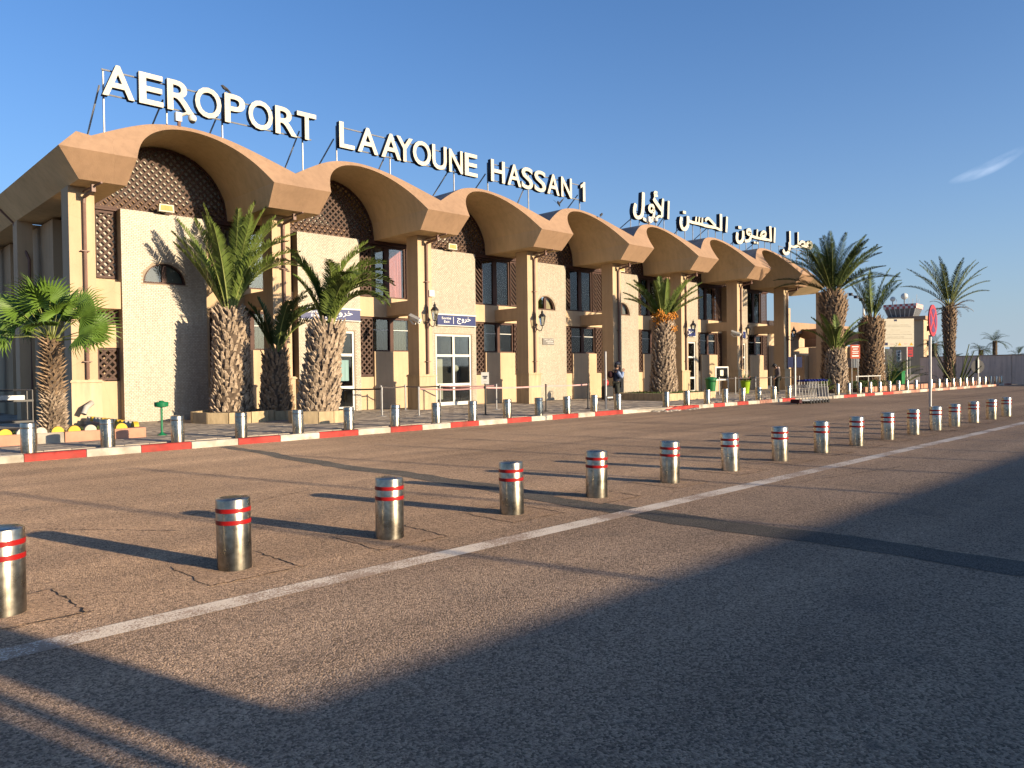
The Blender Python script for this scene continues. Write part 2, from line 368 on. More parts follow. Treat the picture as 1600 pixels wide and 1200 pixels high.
# ------------------------------------------------------------------ mesh helpers
WLOC = {}
class MB:
    def __init__(s): s.v = []; s.f = []; s.m = []
    def add(s, vs, fs, mi=0):
        k = len(s.v); s.v += [tuple(q) for q in vs]
        for f in fs: s.f.append(tuple(k+i for i in f)); s.m.append(mi)
    def box(s, x0, x1, y0, y1, z0, z1, mi=0):
        s.add([(x0, y0, z0), (x1, y0, z0), (x1, y1, z0), (x0, y1, z0), (x0, y0, z1), (x1, y0, z1), (x1, y1, z1), (x0, y1, z1)],
              [(0, 3, 2, 1), (4, 5, 6, 7), (0, 1, 5, 4), (1, 2, 6, 5), (2, 3, 7, 6), (3, 0, 4, 7)], mi)
        return s
    def bevel_box(s, x0, x1, y0, y1, z0, z1, b=0.015, mi=0):
        # box with chamfered top edges
        s.add([(x0, y0, z0), (x1, y0, z0), (x1, y1, z0), (x0, y1, z0), (x0, y0, z1-b), (x1, y0, z1-b), (x1, y1, z1-b), (x0, y1, z1-b),
               (x0+b, y0+b, z1), (x1-b, y0+b, z1), (x1-b, y1-b, z1), (x0+b, y1-b, z1)],
              [(0, 3, 2, 1), (0, 1, 5, 4), (1, 2, 6, 5), (2, 3, 7, 6), (3, 0, 4, 7), (4, 5, 9, 8), (5, 6, 10, 9), (6, 7, 11, 10), (7, 4, 8, 11), (8, 9, 10, 11)], mi)
        return s
    def quad(s, a, b, c, d, mi=0): s.add([a, b, c, d], [(0, 1, 2, 3)], mi); return s
    def prism_xz(s, poly, y0, y1, mi=0):
        n = len(poly)
        s.add([(x, y0, z) for x, z in poly]+[(x, y1, z) for x, z in poly],
              [tuple(range(n)), tuple(range(2*n-1, n-1, -1))]+[(i, n+i, n+(i+1) % n, (i+1) % n) for i in range(n)], mi)
        return s
    def prism_xy(s, poly, z0, z1, mi=0):
        n = len(poly)
        s.add([(x, y, z0) for x, y in poly]+[(x, y, z1) for x, y in poly],
              [tuple(range(n-1, -1, -1)), tuple(range(n, 2*n))]+[(i, (i+1) % n, n+(i+1) % n, n+i) for i in range(n)], mi)
        return s
    def tube(s, pts, r, n=6, mi=0, cap=True):
        pts = [Vector(p) for p in pts]
        rs = r if isinstance(r, (list, tuple)) else [r]*len(pts)
        rings = []
        for i, p in enumerate(pts):
            d = (pts[min(i+1, len(pts)-1)]-pts[max(i-1, 0)]).normalized()
            a = d.cross(Vector((0, 0, 1)))
            if a.length < 1e-3: a = d.cross(Vector((0, 1, 0)))
            a.normalize(); b = d.cross(a)
            rings.append([p+(a*math.cos(2*math.pi*k/n)+b*math.sin(2*math.pi*k/n))*rs[i] for k in range(n)])
        vs = [q for g in rings for q in g]
        fs = [(i*n+k, i*n+(k+1) % n, (i+1)*n+(k+1) % n, (i+1)*n+k) for i in range(len(pts)-1) for k in range(n)]
        if cap: fs += [tuple(range(n-1, -1, -1)), tuple(range((len(pts)-1)*n, len(pts)*n))]
        s.add(vs, fs, mi); return s
    def lathe(s, prof, c=(0, 0), n=16, mi=0, cap=True, jit=0):
        vs = []
        for r, z in prof:
            for k in range(n):
                rr = r*(1+random.uniform(-jit, jit))
                vs.append((c[0]+rr*math.cos(2*math.pi*k/n), c[1]+rr*math.sin(2*math.pi*k/n), z))
        fs = [(i*n+k, i*n+(k+1) % n, (i+1)*n+(k+1) % n, (i+1)*n+k) for i in range(len(prof)-1) for k in range(n)]
        if cap: fs += [tuple(range(n-1, -1, -1)), tuple(range((len(prof)-1)*n, len(prof)*n))]
        s.add(vs, fs, mi); return s
    def sphere(s, c, r, n=10, m=6, mi=0, sc=(1, 1, 1)):
        vs = [(c[0], c[1], c[2]-r*sc[2])]
        for i in range(1, m):
            t = math.pi*i/m
            for k in range(n):
                vs.append((c[0]+r*sc[0]*math.sin(t)*math.cos(2*math.pi*k/n), c[1]+r*sc[1]*math.sin(t)*math.sin(2*math.pi*k/n), c[2]-r*sc[2]*math.cos(t)))
        vs.append((c[0], c[1], c[2]+r*sc[2]))
        fs = [(0, 1+(k+1) % n, 1+k) for k in range(n)]
        fs += [(1+i*n+k, 1+i*n+(k+1) % n, 1+(i+1)*n+(k+1) % n, 1+(i+1)*n+k) for i in range(m-2) for k in range(n)]
        L = len(vs)-1
        fs += [(L, 1+(m-2)*n+k, 1+(m-2)*n+(k+1) % n) for k in range(n)]
        s.add(vs, fs, mi); return s
    def mesh(s, name, mats, off=(0, 0, 0), smooth=False):
        me = bpy.data.meshes.new(name)
        ox, oy, oz = off
        me.from_pydata([(x-ox, y-oy, z-oz) for x, y, z in s.v], [], s.f)
        for k in ([mats] if isinstance(mats, str) else mats): me.materials.append(MT[k])
        me.polygons.foreach_set('material_index', s.m)
        if smooth:
            me.polygons.foreach_set('use_smooth', [True]*len(me.polygons))
            try: me.set_sharp_from_angle(angle=R(40))
            except Exception: pass
        me.update()
        return me
    def build(s, name, mats, parent=None, world=True, smooth=False):
        off = WLOC.get(parent, (0, 0, 0)) if (parent is not None and world) else (0, 0, 0)
        return link(name, s.mesh(name, mats, off, smooth), parent)
def link(name, me, parent=None):
    o = bpy.data.objects.new(name, me); COL.objects.link(o)
    if parent is not None:
        o.parent = parent
        WLOC[o] = WLOC.get(parent, (0, 0, 0))
    return o
def tag(o, label=None, cat=None, group=None, kind=None):
    if label: o['label'] = label
    if cat: o['category'] = cat
    if group: o['group'] = group
    if kind: o['kind'] = kind
    return o
def thing(name, label, cat, loc=(0, 0, 0), rotz=0, group=None):
    o = bpy.data.objects.new(name, None); COL.objects.link(o)
    o.location = loc; o.rotation_euler = (0, 0, rotz); o.empty_display_size = .2
    WLOC[o] = tuple(loc)
    return tag(o, label, cat, group)
def top(o, label, cat, group=None): return tag(o, label, cat, group)
def dup(root, loc, rotz=None, label=None):
    r = root.copy(); COL.objects.link(r); r.location = loc
    if rotz is not None: r.rotation_euler = (0, 0, rotz)
    if label: r['label'] = label
    WLOC[r] = tuple(loc)
    def rec(a, b):
        for ch in list(a.children):
            c = ch.copy(); COL.objects.link(c); c.parent = b; rec(ch, c)
    rec(root, r)
    return r
ORD = ['first', 'second', 'third', 'fourth', 'fifth', 'sixth', 'seventh', 'eighth', 'ninth', 'tenth', 'eleventh', 'twelfth', 'thirteenth', 'fourteenth',
       'fifteenth', 'sixteenth', 'seventeenth', 'eighteenth', 'nineteenth', 'twentieth', 'twenty-first', 'twenty-second', 'twenty-third', 'twenty-fourth']
def text_mesh(s, mats, extrude=0.0, offset=0.0, font=None):
    c = bpy.data.curves.new('text', 'FONT'); c.body = s; c.extrude = extrude; c.offset = offset; c.resolution_u = 4
    o = bpy.data.objects.new('text', c); COL.objects.link(o)
    bpy.context.view_layer.update()
    me = bpy.data.meshes.new_from_object(o.evaluated_get(bpy.context.evaluated_depsgraph_get()))
    bpy.data.objects.remove(o); bpy.data.curves.remove(c)
    me.materials.clear()
    for k in mats: me.materials.append(MT[k])
    return me
def fit_text(me, x0, x1, z0, z1, y, thick):
    """text lies in local xy: put it in the plane Y=y facing -Y, filling x0..x1, z0..z1, thickness backwards"""
    xs = [v.co.x for v in me.vertices]; ys = [v.co.y for v in me.vertices]; zs = [v.co.z for v in me.vertices]
    a, b, c, d = min(xs), max(xs), min(ys), max(ys); e, f = min(zs), max(zs)
    for v in me.vertices:
        X = x0+(v.co.x-a)/(b-a)*(x1-x0) if b > a else x0
        Z = z0+(v.co.y-c)/(d-c)*(z1-z0)
        Y = y+((f-v.co.z)/(f-e)*thick if f > e else 0)
        v.co = (X, Y, Z)
    me.update()
    for p in me.polygons: p.material_index = 0 if p.normal.y < -0.7 else min(1, len(me.materials)-1)
    return me

# ------------------------------------------------------------------ ground, road, pavement
g = MB(); S = 2500
g.quad((-S, -S, -0.03), (S, -S, -0.03), (S, S, -0.03), (-S, S, -0.03))
tag(g.build('ground', 'sand'), kind='structure')
ky = lambda X: 16.78+.012*(X-10)
KL = [(-30, ky(-30)), (23.7, ky(23.7)), (24.3, 16.84), (35.1, 16.84), (39.0, 16.35), (68.6, 15.7), (120, 14.4)]
rd = MB()
for (a, b), (c, d) in zip(KL, KL[1:]):
    rd.quad((a, -60, 0), (c, -60, 0), (c, d, 0), (a, b, 0))
road = rd.build('road', 'asphalt')
tag(road, kind='structure')
# pavement slab (laid under the paving stones)
pv = MB()
PL = [(a, b+.02) for a, b in KL[:-1]]
for (a, b), (c, d) in zip(PL, PL[1:]):
    pv.add([(a, b, 0), (c, d, 0), (c, 60, 0), (a, 60, 0), (a, b, .118), (c, d, .118), (c, 60, .118), (a, 60, .118)],
           [(4, 5, 6, 7), (0, 1, 5, 4)])
pave = tag(pv.build('pavement', 'concrete'), kind='structure')
# paving stones: the 300 nearest as parts, the rest joined
ps_me = []
for i in range(5):
    m_ = MB(); m_.bevel_box(-.245, .245, -.145, .145, 0, .022, .006)
    shade = (0.255+.02*i, 0.215+.016*i, 0.17+.012*i)
    nm = 'paving_%d' % i
    mat(nm, shade, 0.9, 0.18, 3, 0.3, 45)
    ps_me.append(m_.mesh('paving_stone', nm))
rest = MB(); cells = []
row = 0; y = 17.02
while y < 25.4:
    x = -6+(row % 2)*.25
    while x < 41:
        if y > ky(x)+.32: cells.append((x+.25, y+.15))
        x += .5
    y += .3; row += 1
fdir = Vector((fw.x, fw.y)).normalized()
def vis(p):
    q = Vector(p); d = q.dot(fdir); l = q.x*rt.x+q.y*rt.y
    return d > 3 and abs(l/d) < .70
vc = [c for c in cells if vis(c)]
vc.sort(key=lambda c: c[0]**2+c[1]**2)
near = set(vc[:300])
for c in vc:
    k = random.randrange(5); dz = random.uniform(-.003, .004)
    if c in near:
        o = link('paving_stone', ps_me[k], pave); o.location = (c[0], c[1], .116+dz); o.rotation_euler = (random.uniform(-.004, .004), random.uniform(-.004, .004), random.uniform(-.006, .006))
    else:
        rest.bevel_box(c[0]-.244, c[0]+.244, c[1]-.144, c[1]+.144, .116+dz, .138+dz, .006, k)
tag(rest.build('paving_stones', ['paving_%d' % i for i in range(5)], pave), kind='stuff')

# white line, repair strip, pads and cracks
ln = MB(); N = 160
for i in range(N):
    a, b = -4+i*.35, -4+(i+1)*.35
    ln.quad((a, 5.075+.004*(a-2)*.5, .004), (b, 5.075+.004*(b-2)*.5, .004), (b, 5.30+.004*(b-2)*.5, .004), (a, 5.30+.004*(a-2)*.5, .004))
ln.build('painted_line', 'line_paint', road)
rp = MB(); pts = []
rr = random.Random(3)
for i in range(70):
    Y = 16.65-i*.26
    t = max(0, min(1, (16.6-Y)/12))
    wd = .13+.12*t
    cx_ = 7.03-.10*t+.07*math.sin(Y*.9)+.03*math.sin(Y*2.7)
    pts.append((cx_-wd+rr.uniform(-.03, .03), cx_+wd+rr.uniform(-.03, .03), Y))
for a, b in zip(pts, pts[1:]):
    rp.quad((b[0], b[2], .003), (b[1], b[2], .003), (a[1], a[2], .003), (a[0], a[2], .003))
rp.build('repair_strip', 'patch_asphalt', road)
BX = [1.06, 2.68, 4.23, 5.89, 7.38, 9.0, 10.67, 12.33, 13.99, 15.63, 17.35, 18.97, 20.57, 22.09, 23.83, 25.61, 27.3]
by = lambda X: 6.033+.137+.0079*(X-10)
def crack(mb, p, q, wdt, z, seg=14, rnd=rr):
    P, Q = Vector(p), Vector(q); d = (Q-P); nrm = Vector((-d.y, d.x)).normalized()
    L = []
    for i in range(seg+1):
        c_ = P+d*(i/seg)+nrm*rnd.uniform(-.018, .018); w_ = wdt*rnd.uniform(.15, 1.3)
        L.append((c_+nrm*w_, c_-nrm*w_))
    for a, b in zip(L, L[1:]):
        mb.quad((a[1].x, a[1].y, z), (b[1].x, b[1].y, z), (b[0].x, b[0].y, z), (a[0].x, a[0].y, z))
for X in BX:
    Y = by(X); s = .40
    p = MB(); ring = []
    for k in range(28):
        t = k/28*4
        e = int(t); f = t-e
        q = [(-1+2*f, -1), (1, -1+2*f), (1-2*f, 1), (-1, 1-2*f)][e]
        ring.append((X+.03+q[0]*s*rr.uniform(.94, 1.05), Y+.02+q[1]*s*rr.uniform(.94, 1.05)))
    p.add([(a, b, .005) for a, b in ring], [tuple(range(28))])
    p.build('footing_patch', 'pad_concrete', road)
    ck = MB()
    if rr.random() < .9: crack(ck, (X-s, Y-s), (X+s+.05, Y-s+rr.uniform(-.03, .03)), .007, .008)
    crack(ck, (X+s, Y-s), (X+s+rr.uniform(-.04, .04), Y+s), .008, .008)
    if rr.random() < .6: crack(ck, (X-s, Y+s), (X+s, Y+s), .005, .008)
    ck.build('crack', 'crack', road)
ck = MB()
for a, b in (((9.8, 4.9), (13.2, 4.3)), ((13.2, 6.9), (22.0, 5.7)), ((3.1, 8.7), (5.2, 9.4)), ((2.0, 9.1), (2.9, 8.0)), ((14, 9.2), (19, 8.6)), ((9.2, 12), (10.4, 11.6)), ((17.9, 4.9), (24, 3.9))):
    crack(ck, a, b, .007, .0095, 40)
ck.build('crack', 'crack', road)

# kerbs: every kerb stone a part
def kerb(bounds, yf, mats_, h=.145, taper_l=False, taper_r=False):
    for i, (a, b) in enumerate(zip(bounds, bounds[1:])):
        g_ = .006
        a2, b2 = a+g_, b-g_
        k = MB(); wd = .20; ya, yb = yf(a), yf(b)
        bl = .015
        h2 = h+rr.uniform(-.004, .004)
        vs = [(a2, ya, 0), (b2, yb, 0), (b2, yb+wd, 0), (a2, ya+wd, 0), (a2, ya, h2-bl*1.5), (b2, yb, h2-bl*1.5), (b2, yb+wd, h2), (a2, ya+wd, h2), (a2, ya+bl, h2), (b2, yb+bl, h2)]
        if taper_r and i == len(bounds)-2:
            vs[5] = (b2, yb, .03); vs[9] = (b2, yb+bl, .04); vs[6] = (b2-.35, yb+wd, h2); vs[1] = (b2, yb, 0)
        if taper_l and i == 0:
            vs[4] = (a2, ya, .02); vs[8] = (a2, ya+bl, .03); vs[7] = (a2+.4, ya+wd, h2)
        k.add(vs, [(0, 1, 5, 4), (4, 5, 9, 8), (8, 9, 6, 7), (1, 2, 6, 9, 5), (0, 4, 8, 7, 3), (2, 3, 7, 6)])
        k.build('kerb_stone', mats_[i % len(mats_)], pave)
KB = [3.29, 4.36, 5.39, 6.43, 7.48, 8.52, 9.56, 10.68, 11.69, 12.75, 13.77, 14.85, 16.03, 17.1, 18.08, 19.37, 20.26, 21.84, 23.6]
KB = [-4.2, -3.1, -2.1, -1.0, .1, 1.15, 2.2]+KB
kerb(KB, ky, ['kerb_white' if i % 2 else 'kerb_red' for i in range(26)][1:], taper_r=True)
kerb([24.3, 25.2, 26.6, 27.7, 28.6, 29.6, 30.55, 31.55, 32.7, 33.7, 35.0], lambda X: 16.78, ['kerb_red', 'kerb_red', 'kerb_white', 'kerb_red', 'kerb_white', 'kerb_red', 'kerb_white', 'kerb_faded', 'kerb_white', 'kerb_red'], taper_l=True)
kf = lambda X: 16.3-.02*(X-39)
FBK = [38.2, 39.4, 41.0, 42.0, 43.3, 44.4, 45.9]+[45.9+1.35*i for i in range(1, 17)]+[69.4]
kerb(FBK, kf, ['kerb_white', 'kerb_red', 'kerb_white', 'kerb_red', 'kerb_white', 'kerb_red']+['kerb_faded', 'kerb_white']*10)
kerb([35.0, 36.1, 37.2, 38.2], lambda X: 16.78-.13*(X-35.0), ['concrete', 'concrete', 'concrete'], h=.13)
sd = MB()
for i in range(40):
    x, y_ = rr.uniform(23.4, 26.4), rr.uniform(16.45, 17.0); r_ = rr.uniform(.03, .11)
    sd.sphere((x, y_, .0), r_, 6, 4, 0, (1.3, 1, .55))
tag(sd.build('rubble', 'concrete'), kind='stuff')

# ------------------------------------------------------------------ the terminal
term = thing('airport_terminal', 'long cream airport terminal with a row of arched vault roofs behind the palms', 'terminal building', (27.2, 25.85, 0.13))
C0, SP = 6.19, 6.0
cx = [C0+SP*i for i in range(8)]
ZB, ZT, YT = 6.9, 7.555, 22.13
yf = lambda z: YT+.935*abs(z-ZT)
def arc(keys, n=28, half=3.0):
    """smooth monotone curve through key points (x,z), x in 0..3, flat at crest; returns left half list"""
    out = []
    for i in range(len(keys)-1):
        p0 = keys[max(i-1, 0)]; p1, p2 = keys[i], keys[i+1]
        p3 = keys[i+2] if i+2 < len(keys) else (2*keys[-1][0]-keys[-2][0], keys[-2][1])
        for k in range(5):
            t = k/5
            f = lambda a, b, c, d: .5*((2*b)+(-a+c)*t+(2*a-5*b+4*c-d)*t*t+(-a+3*b-3*c+d)*t**3)
            out.append((f(p0[0], p1[0], p2[0], p3[0]), f(p0[1], p1[1], p2[1], p3[1])))
    out.append(keys[-1])
    return out
inner_k = [(1.0, 7.555), (1.17, 7.93), (1.42, 8.31), (1.82, 8.67), (2.35, 8.93), (3.0, 9.03)]
outer_k = [(0.0, 8.09), (.6, 8.42), (1.25, 8.75), (1.82, 8.985), (2.4, 9.12), (3.0, 9.17)]
IL, OL = arc(inner_k), arc(outer_k)
mir = lambda L: L+[(6-x, z) for x, z in reversed(L[:-1])]
IN, OU = mir(IL), mir(OL)
YB_S, YB_R = 27.4, 41.0
for i in range(7):
    X = cx[i]
    b = MB()
    # front fascia, upper sloping band (arch part)
    n = len(IN)
    for k in range(n-1):
        p, q, r_, s_ = IN[k], IN[k+1], OU[k+1], OU[k]
        b.quad(*[(X+a, yf(z), z) for a, z in (p, q, r_, s_)], 0)
    # triangle pieces over the beams
    b.add([(X, yf(ZT), ZT), (X+1.0, yf(ZT), ZT), (X, yf(8.09), 8.09)], [(0, 1, 2)], 0)
    b.add([(X+5.0, yf(ZT), ZT), (X+6, yf(ZT), ZT), (X+6, yf(8.09), 8.09)], [(0, 1, 2)], 0)
    # lower slanted face of beam ends
    b.quad((X, yf(ZB), ZB), (X+.9, yf(ZB), ZB), (X+1.0, YT, ZT), (X, YT, ZT), 0)
    b.quad((X+5.1, yf(ZB), ZB), (X+6, yf(ZB), ZB), (X+6, YT, ZT), (X+5.0, YT, ZT), 0)
    # soffit
    prof = [(.9, ZB)]+[(.9+.1*t, ZB+(ZT-ZB)*t) for t in (.33, .66)]+IN+[(5.1-.1*t, ZB+(ZT-ZB)*t) for t in (.66, .33)]+[(5.1, ZB)]
    for p, q in zip(prof, prof[1:]):
        b.quad((X+p[0], yf(p[1]), p[1]), (X+p[0], YB_S, p[1]), (X+q[0], YB_S, q[1]), (X+q[0], yf(q[1]), q[1]), 1)
    for x0, x1 in ((0, .9), (5.1, 6.0)):
        b.quad((X+x0, yf(ZB), ZB), (X+x0, YB_S, ZB), (X+x1, YB_S, ZB), (X+x1, yf(ZB), ZB), 1)
    # outer roof
    for p, q in zip(OU, OU[1:]):
        b.quad((X+p[0], yf(p[1]), p[1]), (X+q[0], yf(q[1]), q[1]), (X+q[0], YB_R, q[1]), (X+p[0], YB_R, p[1]), 2)
    b.build('roof_vault', ['peach', 'soffit', 'bitumen'], term, smooth=True)
# left gable edge with the same section, right end beam
b = MB(); X = cx[0]; XL = lambda z: 5.28+.935*abs(z-ZT)
zt = 8.15
b.add([(XL(ZT), YT, ZT), (X, YT, ZT), (X, yf(8.09), 8.09), (XL(zt), yf(zt), zt)], [(0, 1, 2, 3)], 0)
b.add([(XL(ZB), yf(ZB), ZB), (X, yf(ZB), ZB), (X, YT, ZT), (XL(ZT), YT, ZT)], [(0, 1, 2, 3)], 0)
for y0, y1 in ((None, 30.55), (30.62, 41)):
    f_ = lambda z: yf(z) if y0 is None else y0
    b.quad((XL(ZT), f_(ZT), ZT), (XL(zt), f_(zt), zt), (XL(zt), y1, zt), (XL(ZT), y1, ZT), 0)
    b.quad((XL(ZB), f_(ZB), ZB), (XL(ZT), f_(ZT), ZT), (XL(ZT), y1, ZT), (XL(ZB), y1, ZB), 1)
    xr = X if y0 is None else 8.4
    ye = 27.4 if y0 is None else y1
    b.quad((XL(ZB), f_(ZB), ZB), (XL(ZB), ye, ZB), (xr, ye, ZB), (xr, f_(ZB), ZB), 1)
    if y0 is None: b.quad((XL(ZB), 27.4, ZB), (XL(ZB), y1, ZB), (8.4, y1, ZB), (8.4, 27.4, ZB), 1)
b.quad((XL(zt), yf(zt), zt), (X, yf(8.09), 8.09), (X, 41, 8.09), (XL(zt), 41, zt), 2)
b.build('gable_edge', ['peach', 'soffit', 'bitumen'], term)
b = MB(); X = cx[7]
b.quad((X, yf(ZB), ZB), (X+.9, yf(ZB), ZB), (X+1.0, YT, ZT), (X, YT, ZT), 0)
b.add([(X, YT, ZT), (X+1.0, YT, ZT), (X+.5, yf(8.15), 8.15), (X, yf(8.09), 8.09)], [(0, 1, 2, 3)], 0)
b.quad((X, yf(ZB), ZB), (X, 27.4, ZB), (X+.9, 27.4, ZB), (X+.9, yf(ZB), ZB), 1)
b.quad((X+.9, yf(ZB), ZB), (X+.9, 41, ZB), (X+1.0, 41, ZT), (X+1.0, YT, ZT), 1)
b.quad((X+1.0, YT, ZT), (X+1.0, 41, ZT), (X+.5, 41, 8.15), (X+.5, yf(8.15), 8.15), 0)
b.quad((X, yf(8.09), 8.09), (X+.5, yf(8.15), 8.15), (X+.5, 41, 8.15), (X, 41, 8.09), 2)
b.build('gable_edge', ['peach', 'soffit', 'bitumen'], term)
# passage canopy and post at the right-hand end
b = MB()
TOPP = [(49.2, 22.3, 7.56), (56.1, 24.5, 7.6), (57.8, 26.0, 7.26), (53.6, 26.0, 6.82), (49.2, 26.0, 6.88)]
b.add(TOPP+[(49.2, 22.9, 7.8), (55.9, 25.0, 7.75), (57.8, 26.3, 7.6), (53.6, 26.3, 7.6), (49.2, 26.3, 7.8)],
      [(4, 3, 0), (3, 1, 0), (3, 2, 1), (5, 6, 8), (6, 7, 8), (5, 8, 9), (0, 1, 6, 5), (1, 2, 7, 6), (2, 3, 8, 7), (3, 4, 9, 8)], 0)
b.build('passage_canopy', 'soffit', term)
MB().box(57.0, 57.7, 24.9, 25.65, .13, 7.28).build('passage_pillar', 'cream', term)
MB().box(54.6, 55.6, 27.0, 27.5, .13, 6.1).build('passage_wall', 'cream', term)

# columns
for i, X in enumerate(cx):
    X -= .0
    MB().box(X-.33, X+.33, 23.69, 24.40, 1.50, 6.897).build('column', 'cream', term)
    pb = MB().box(X-.365, X+.41, 23.64, 24.44, .13, 1.43)
    pb.box(X-.40, X+.45, 23.60, 24.47, 1.43, 1.475); pb.box(X-.375, X+.42, 23.63, 24.45, 1.475, 1.505)
    pb.build('pedestal', 'marble', term)
    MB().box(X-.325, X+.325, 24.405, 25.845, 3.9, 4.42).build('tie_beam', 'cream', term)
    dp = MB()
    dp.tube([(X+.05, 23.62, 1.52), (X+.05, 23.62, 6.5)], .048, 8)
    dp.tube([(X+.05, 23.62, 6.45), (X+.05, 23.58, 6.62), (X+.12, 23.0, 6.70)], .05, 8)
    dp.tube([(X+.05, 23.66, 6.78), (X+.22, 22.6, 6.86)], .03, 6)
    dp.box(X+.07, X+.17, 22.95, 23.05, 6.66, 6.86)
    for z in (2.0, 3.55, 5.1): dp.box(X-.06, X+.16, 23.57, 23.685, z, z+.025)
    dp.build('drainpipe', 'pipe_brown', term, smooth=True)
sp_ = MB(); sp_.tube([(cx[0]+.12, 23.66, .86), (cx[0]+.10, 23.52, .84), (cx[0]-.08, 23.36, .74), (cx[0]-.16, 23.30, .56)], .075, 10)
sp_.build('drain_spout', 'pvc', term, smooth=True)

# lattices ---------------------------------------------------------------
def clip(poly, p, d):
    t0, t1 = -1e9, 1e9
    n = len(poly)
    for i in range(n):
        a, b_ = Vector(poly[i]), Vector(poly[(i+1) % n])
        e = b_-a; nn = Vector((-e.y, e.x))       # inward for CCW
        den = nn.dot(d); num = nn.dot(a-p)
        if abs(den) < 1e-9:
            if num > 0: return None
            continue
        t = num/den
        if den > 0: t0 = max(t0, t)
        else: t1 = min(t1, t)
    return (t0, t1) if t1-t0 > .03 else None
SLATS = [0]; slat_rest = MB()
def lattice(poly, y, gap=.17, wd=.062, frame=.06, parent=term, ang=45, one=False):
    """diagonal timber lattice filling a CCW convex polygon in XZ"""
    xs = [p[0] for p in poly]; zs = [p[1] for p in poly]
    fm = MB(); c = Vector((sum(xs)/len(xs), sum(zs)/len(zs)))
    n = len(poly)
    for i in range(n):
        a, b_ = Vector(poly[i]), Vector(poly[(i+1) % n])
        a2, b2 = a+(c-a).normalized()*frame*1.3, b_+(c-b_).normalized()*frame*1.3
        fm.prism_xz([(a.x, a.y), (b_.x, b_.y), (b2.x, b2.y), (a2.x, a2.y)], y-.035, y+.03)
    fr_ = fm.build('lattice', 'brown_wood', parent)
    for dr in ((1,) if one else (0, 1)):
        d = Vector((math.cos(R(ang)), math.sin(R(ang))*(1 if dr == 0 else -1)))
        nn = Vector((-d.y, d.x))
        ext = max(max(xs)-min(xs), max(zs)-min(zs))*1.6
        k = -int(ext/gap)
        while k*gap < ext:
            p = c+nn*(k*gap); k += 1
            t = clip(poly, p, d)
            if not t: continue
            a, b_ = p+d*t[0], p+d*t[1]; h = nn*wd/2
            y0 = y-.018+(0.02 if dr else 0)
            tgt = MB() if SLATS[0] < 300 else slat_rest
            q = [a+h, b_+h, b_-h, a-h]
            if q[0].cross(q[1]) is None: pass
            tgt.prism_xz([(v.x, v.y) for v in q][::-1], y0-.009, y0+.010)
            if SLATS[0] < 300:
                tgt.build('slat', 'lattice_wood', fr_); SLATS[0] += 1
    return fr_
TY = 25.80
def tymp(X):
    pts = [(X+.93, 6.84), (X+5.07, 6.84)]
    right = [(5.02, 7.4)]+[(6-x, z-.03) for x, z in IL[2:-1:3]]
    left = [(x, z-.03) for x, z in reversed(IL[2:-1:3])]+[(.98, 7.4)]
    return pts+[(X+x, z) for x, z in right]+[(X+3, 9.0)]+[(X+x, z) for x, z in left]
for i in range(4): lattice(tymp(cx[i]), TY)
lattice([(cx[0]+.95, 4.66), (cx[0]+1.53, 4.66), (cx[0]+1.53, 6.76), (cx[0]+.95, 6.76)], 25.90)
lattice([(cx[2]-1.57, 1.47), (cx[2]-1.0, 1.47), (cx[2]-1.0, 3.82), (cx[2]-1.57, 3.82)], 25.90)
for i in range(4, 7): lattice(tymp(cx[i]), TY)
for i in range(8):
    X = cx[i]
    if i > 0:
        lattice([(X-1.57, 4.66), (X-1.06, 4.66), (X-1.06, 6.76), (X-1.57, 6.76)], 25.90, one=i in (3, 4), gap=.15)
    if i != 2 and i != 0:
        lattice([(X-1.57, 1.47), (X-1.0, 1.47), (X-1.0, 3.82), (X-1.57, 3.82)], 25.90)
    if i > 0: lattice([(X+.72, 4.66), (X+1.53, 4.66), (X+1.53, 6.76), (X+.72, 6.76)], 25.90, one=i in (3, 4, 5), gap=.15)
    if i == 0:
        lattice([(X+.93, 1.47), (X+1.53, 1.47), (X+1.53, 2.47), (X+.93, 2.47)], 25.90)
        lattice([(X+.93, 3.22), (X+1.53, 3.22), (X+1.53, 3.82), (X+.93, 3.82)], 25.90)
    else:
        lattice([(X+.93, 1.47), (X+1.53, 1.47), (X+1.53, 3.82), (X+.93, 3.82)], 25.90)

# walls, window groups ------------------------------------------------------
def window(x0, x1, z0, z1, y, cols, mull=None, rail=None):
    """timber frame with two panes; a coloured curtain stands behind each pane"""
    fm = MB(); t = .055
    fm.box(x0, x1, y-.04, y+.05, z0, z0+t); fm.box(x0, x1, y-.04, y+.05, z1-t*1.6, z1)
    fm.box(x0, x0+t, y-.041, y+.05, z0+t, z1-t*1.6); fm.box(x1-t, x1, y-.041, y+.05, z0+t, z1-t*1.6)
    m0, m1 = mull or ((x0+x1)/2-.06, (x0+x1)/2+.06)
    fm.box(m0, m1, y-.05, y+.05, z0+t, z1-t*1.6)
    fr_ = fm.build('window', 'brown_wood', term)
    for (a, b_), cname in zip(((x0+t, m0), (m1, x1-t)), cols):
        pm = MB(); pm.box(a, b_, y+.005, y+.013, z0+t, z1-t*1.6)
        pm.build('pane', 'glass', fr_)
        cm = MB(); nn = 12; drop = z1-t*1.6
        for k in range(nn):
            xa, xb = a+(b_-a)*k/nn, a+(b_-a)*(k+1)/nn
            ya, yb_ = y+.10+.018*(k % 2), y+.10+.018*((k+1) % 2)
            cm.quad((xa, ya, z0), (xb, yb_, z0), (xb, yb_, drop), (xa, ya, drop))
        cm.build('curtain', cname, fr_)
        if rail: 
            MB().box(a+.003, b_-.003, y-.006, y+.004, rail, rail+.03).build('glazing_bar', 'white_paint', fr_)
    return fr_
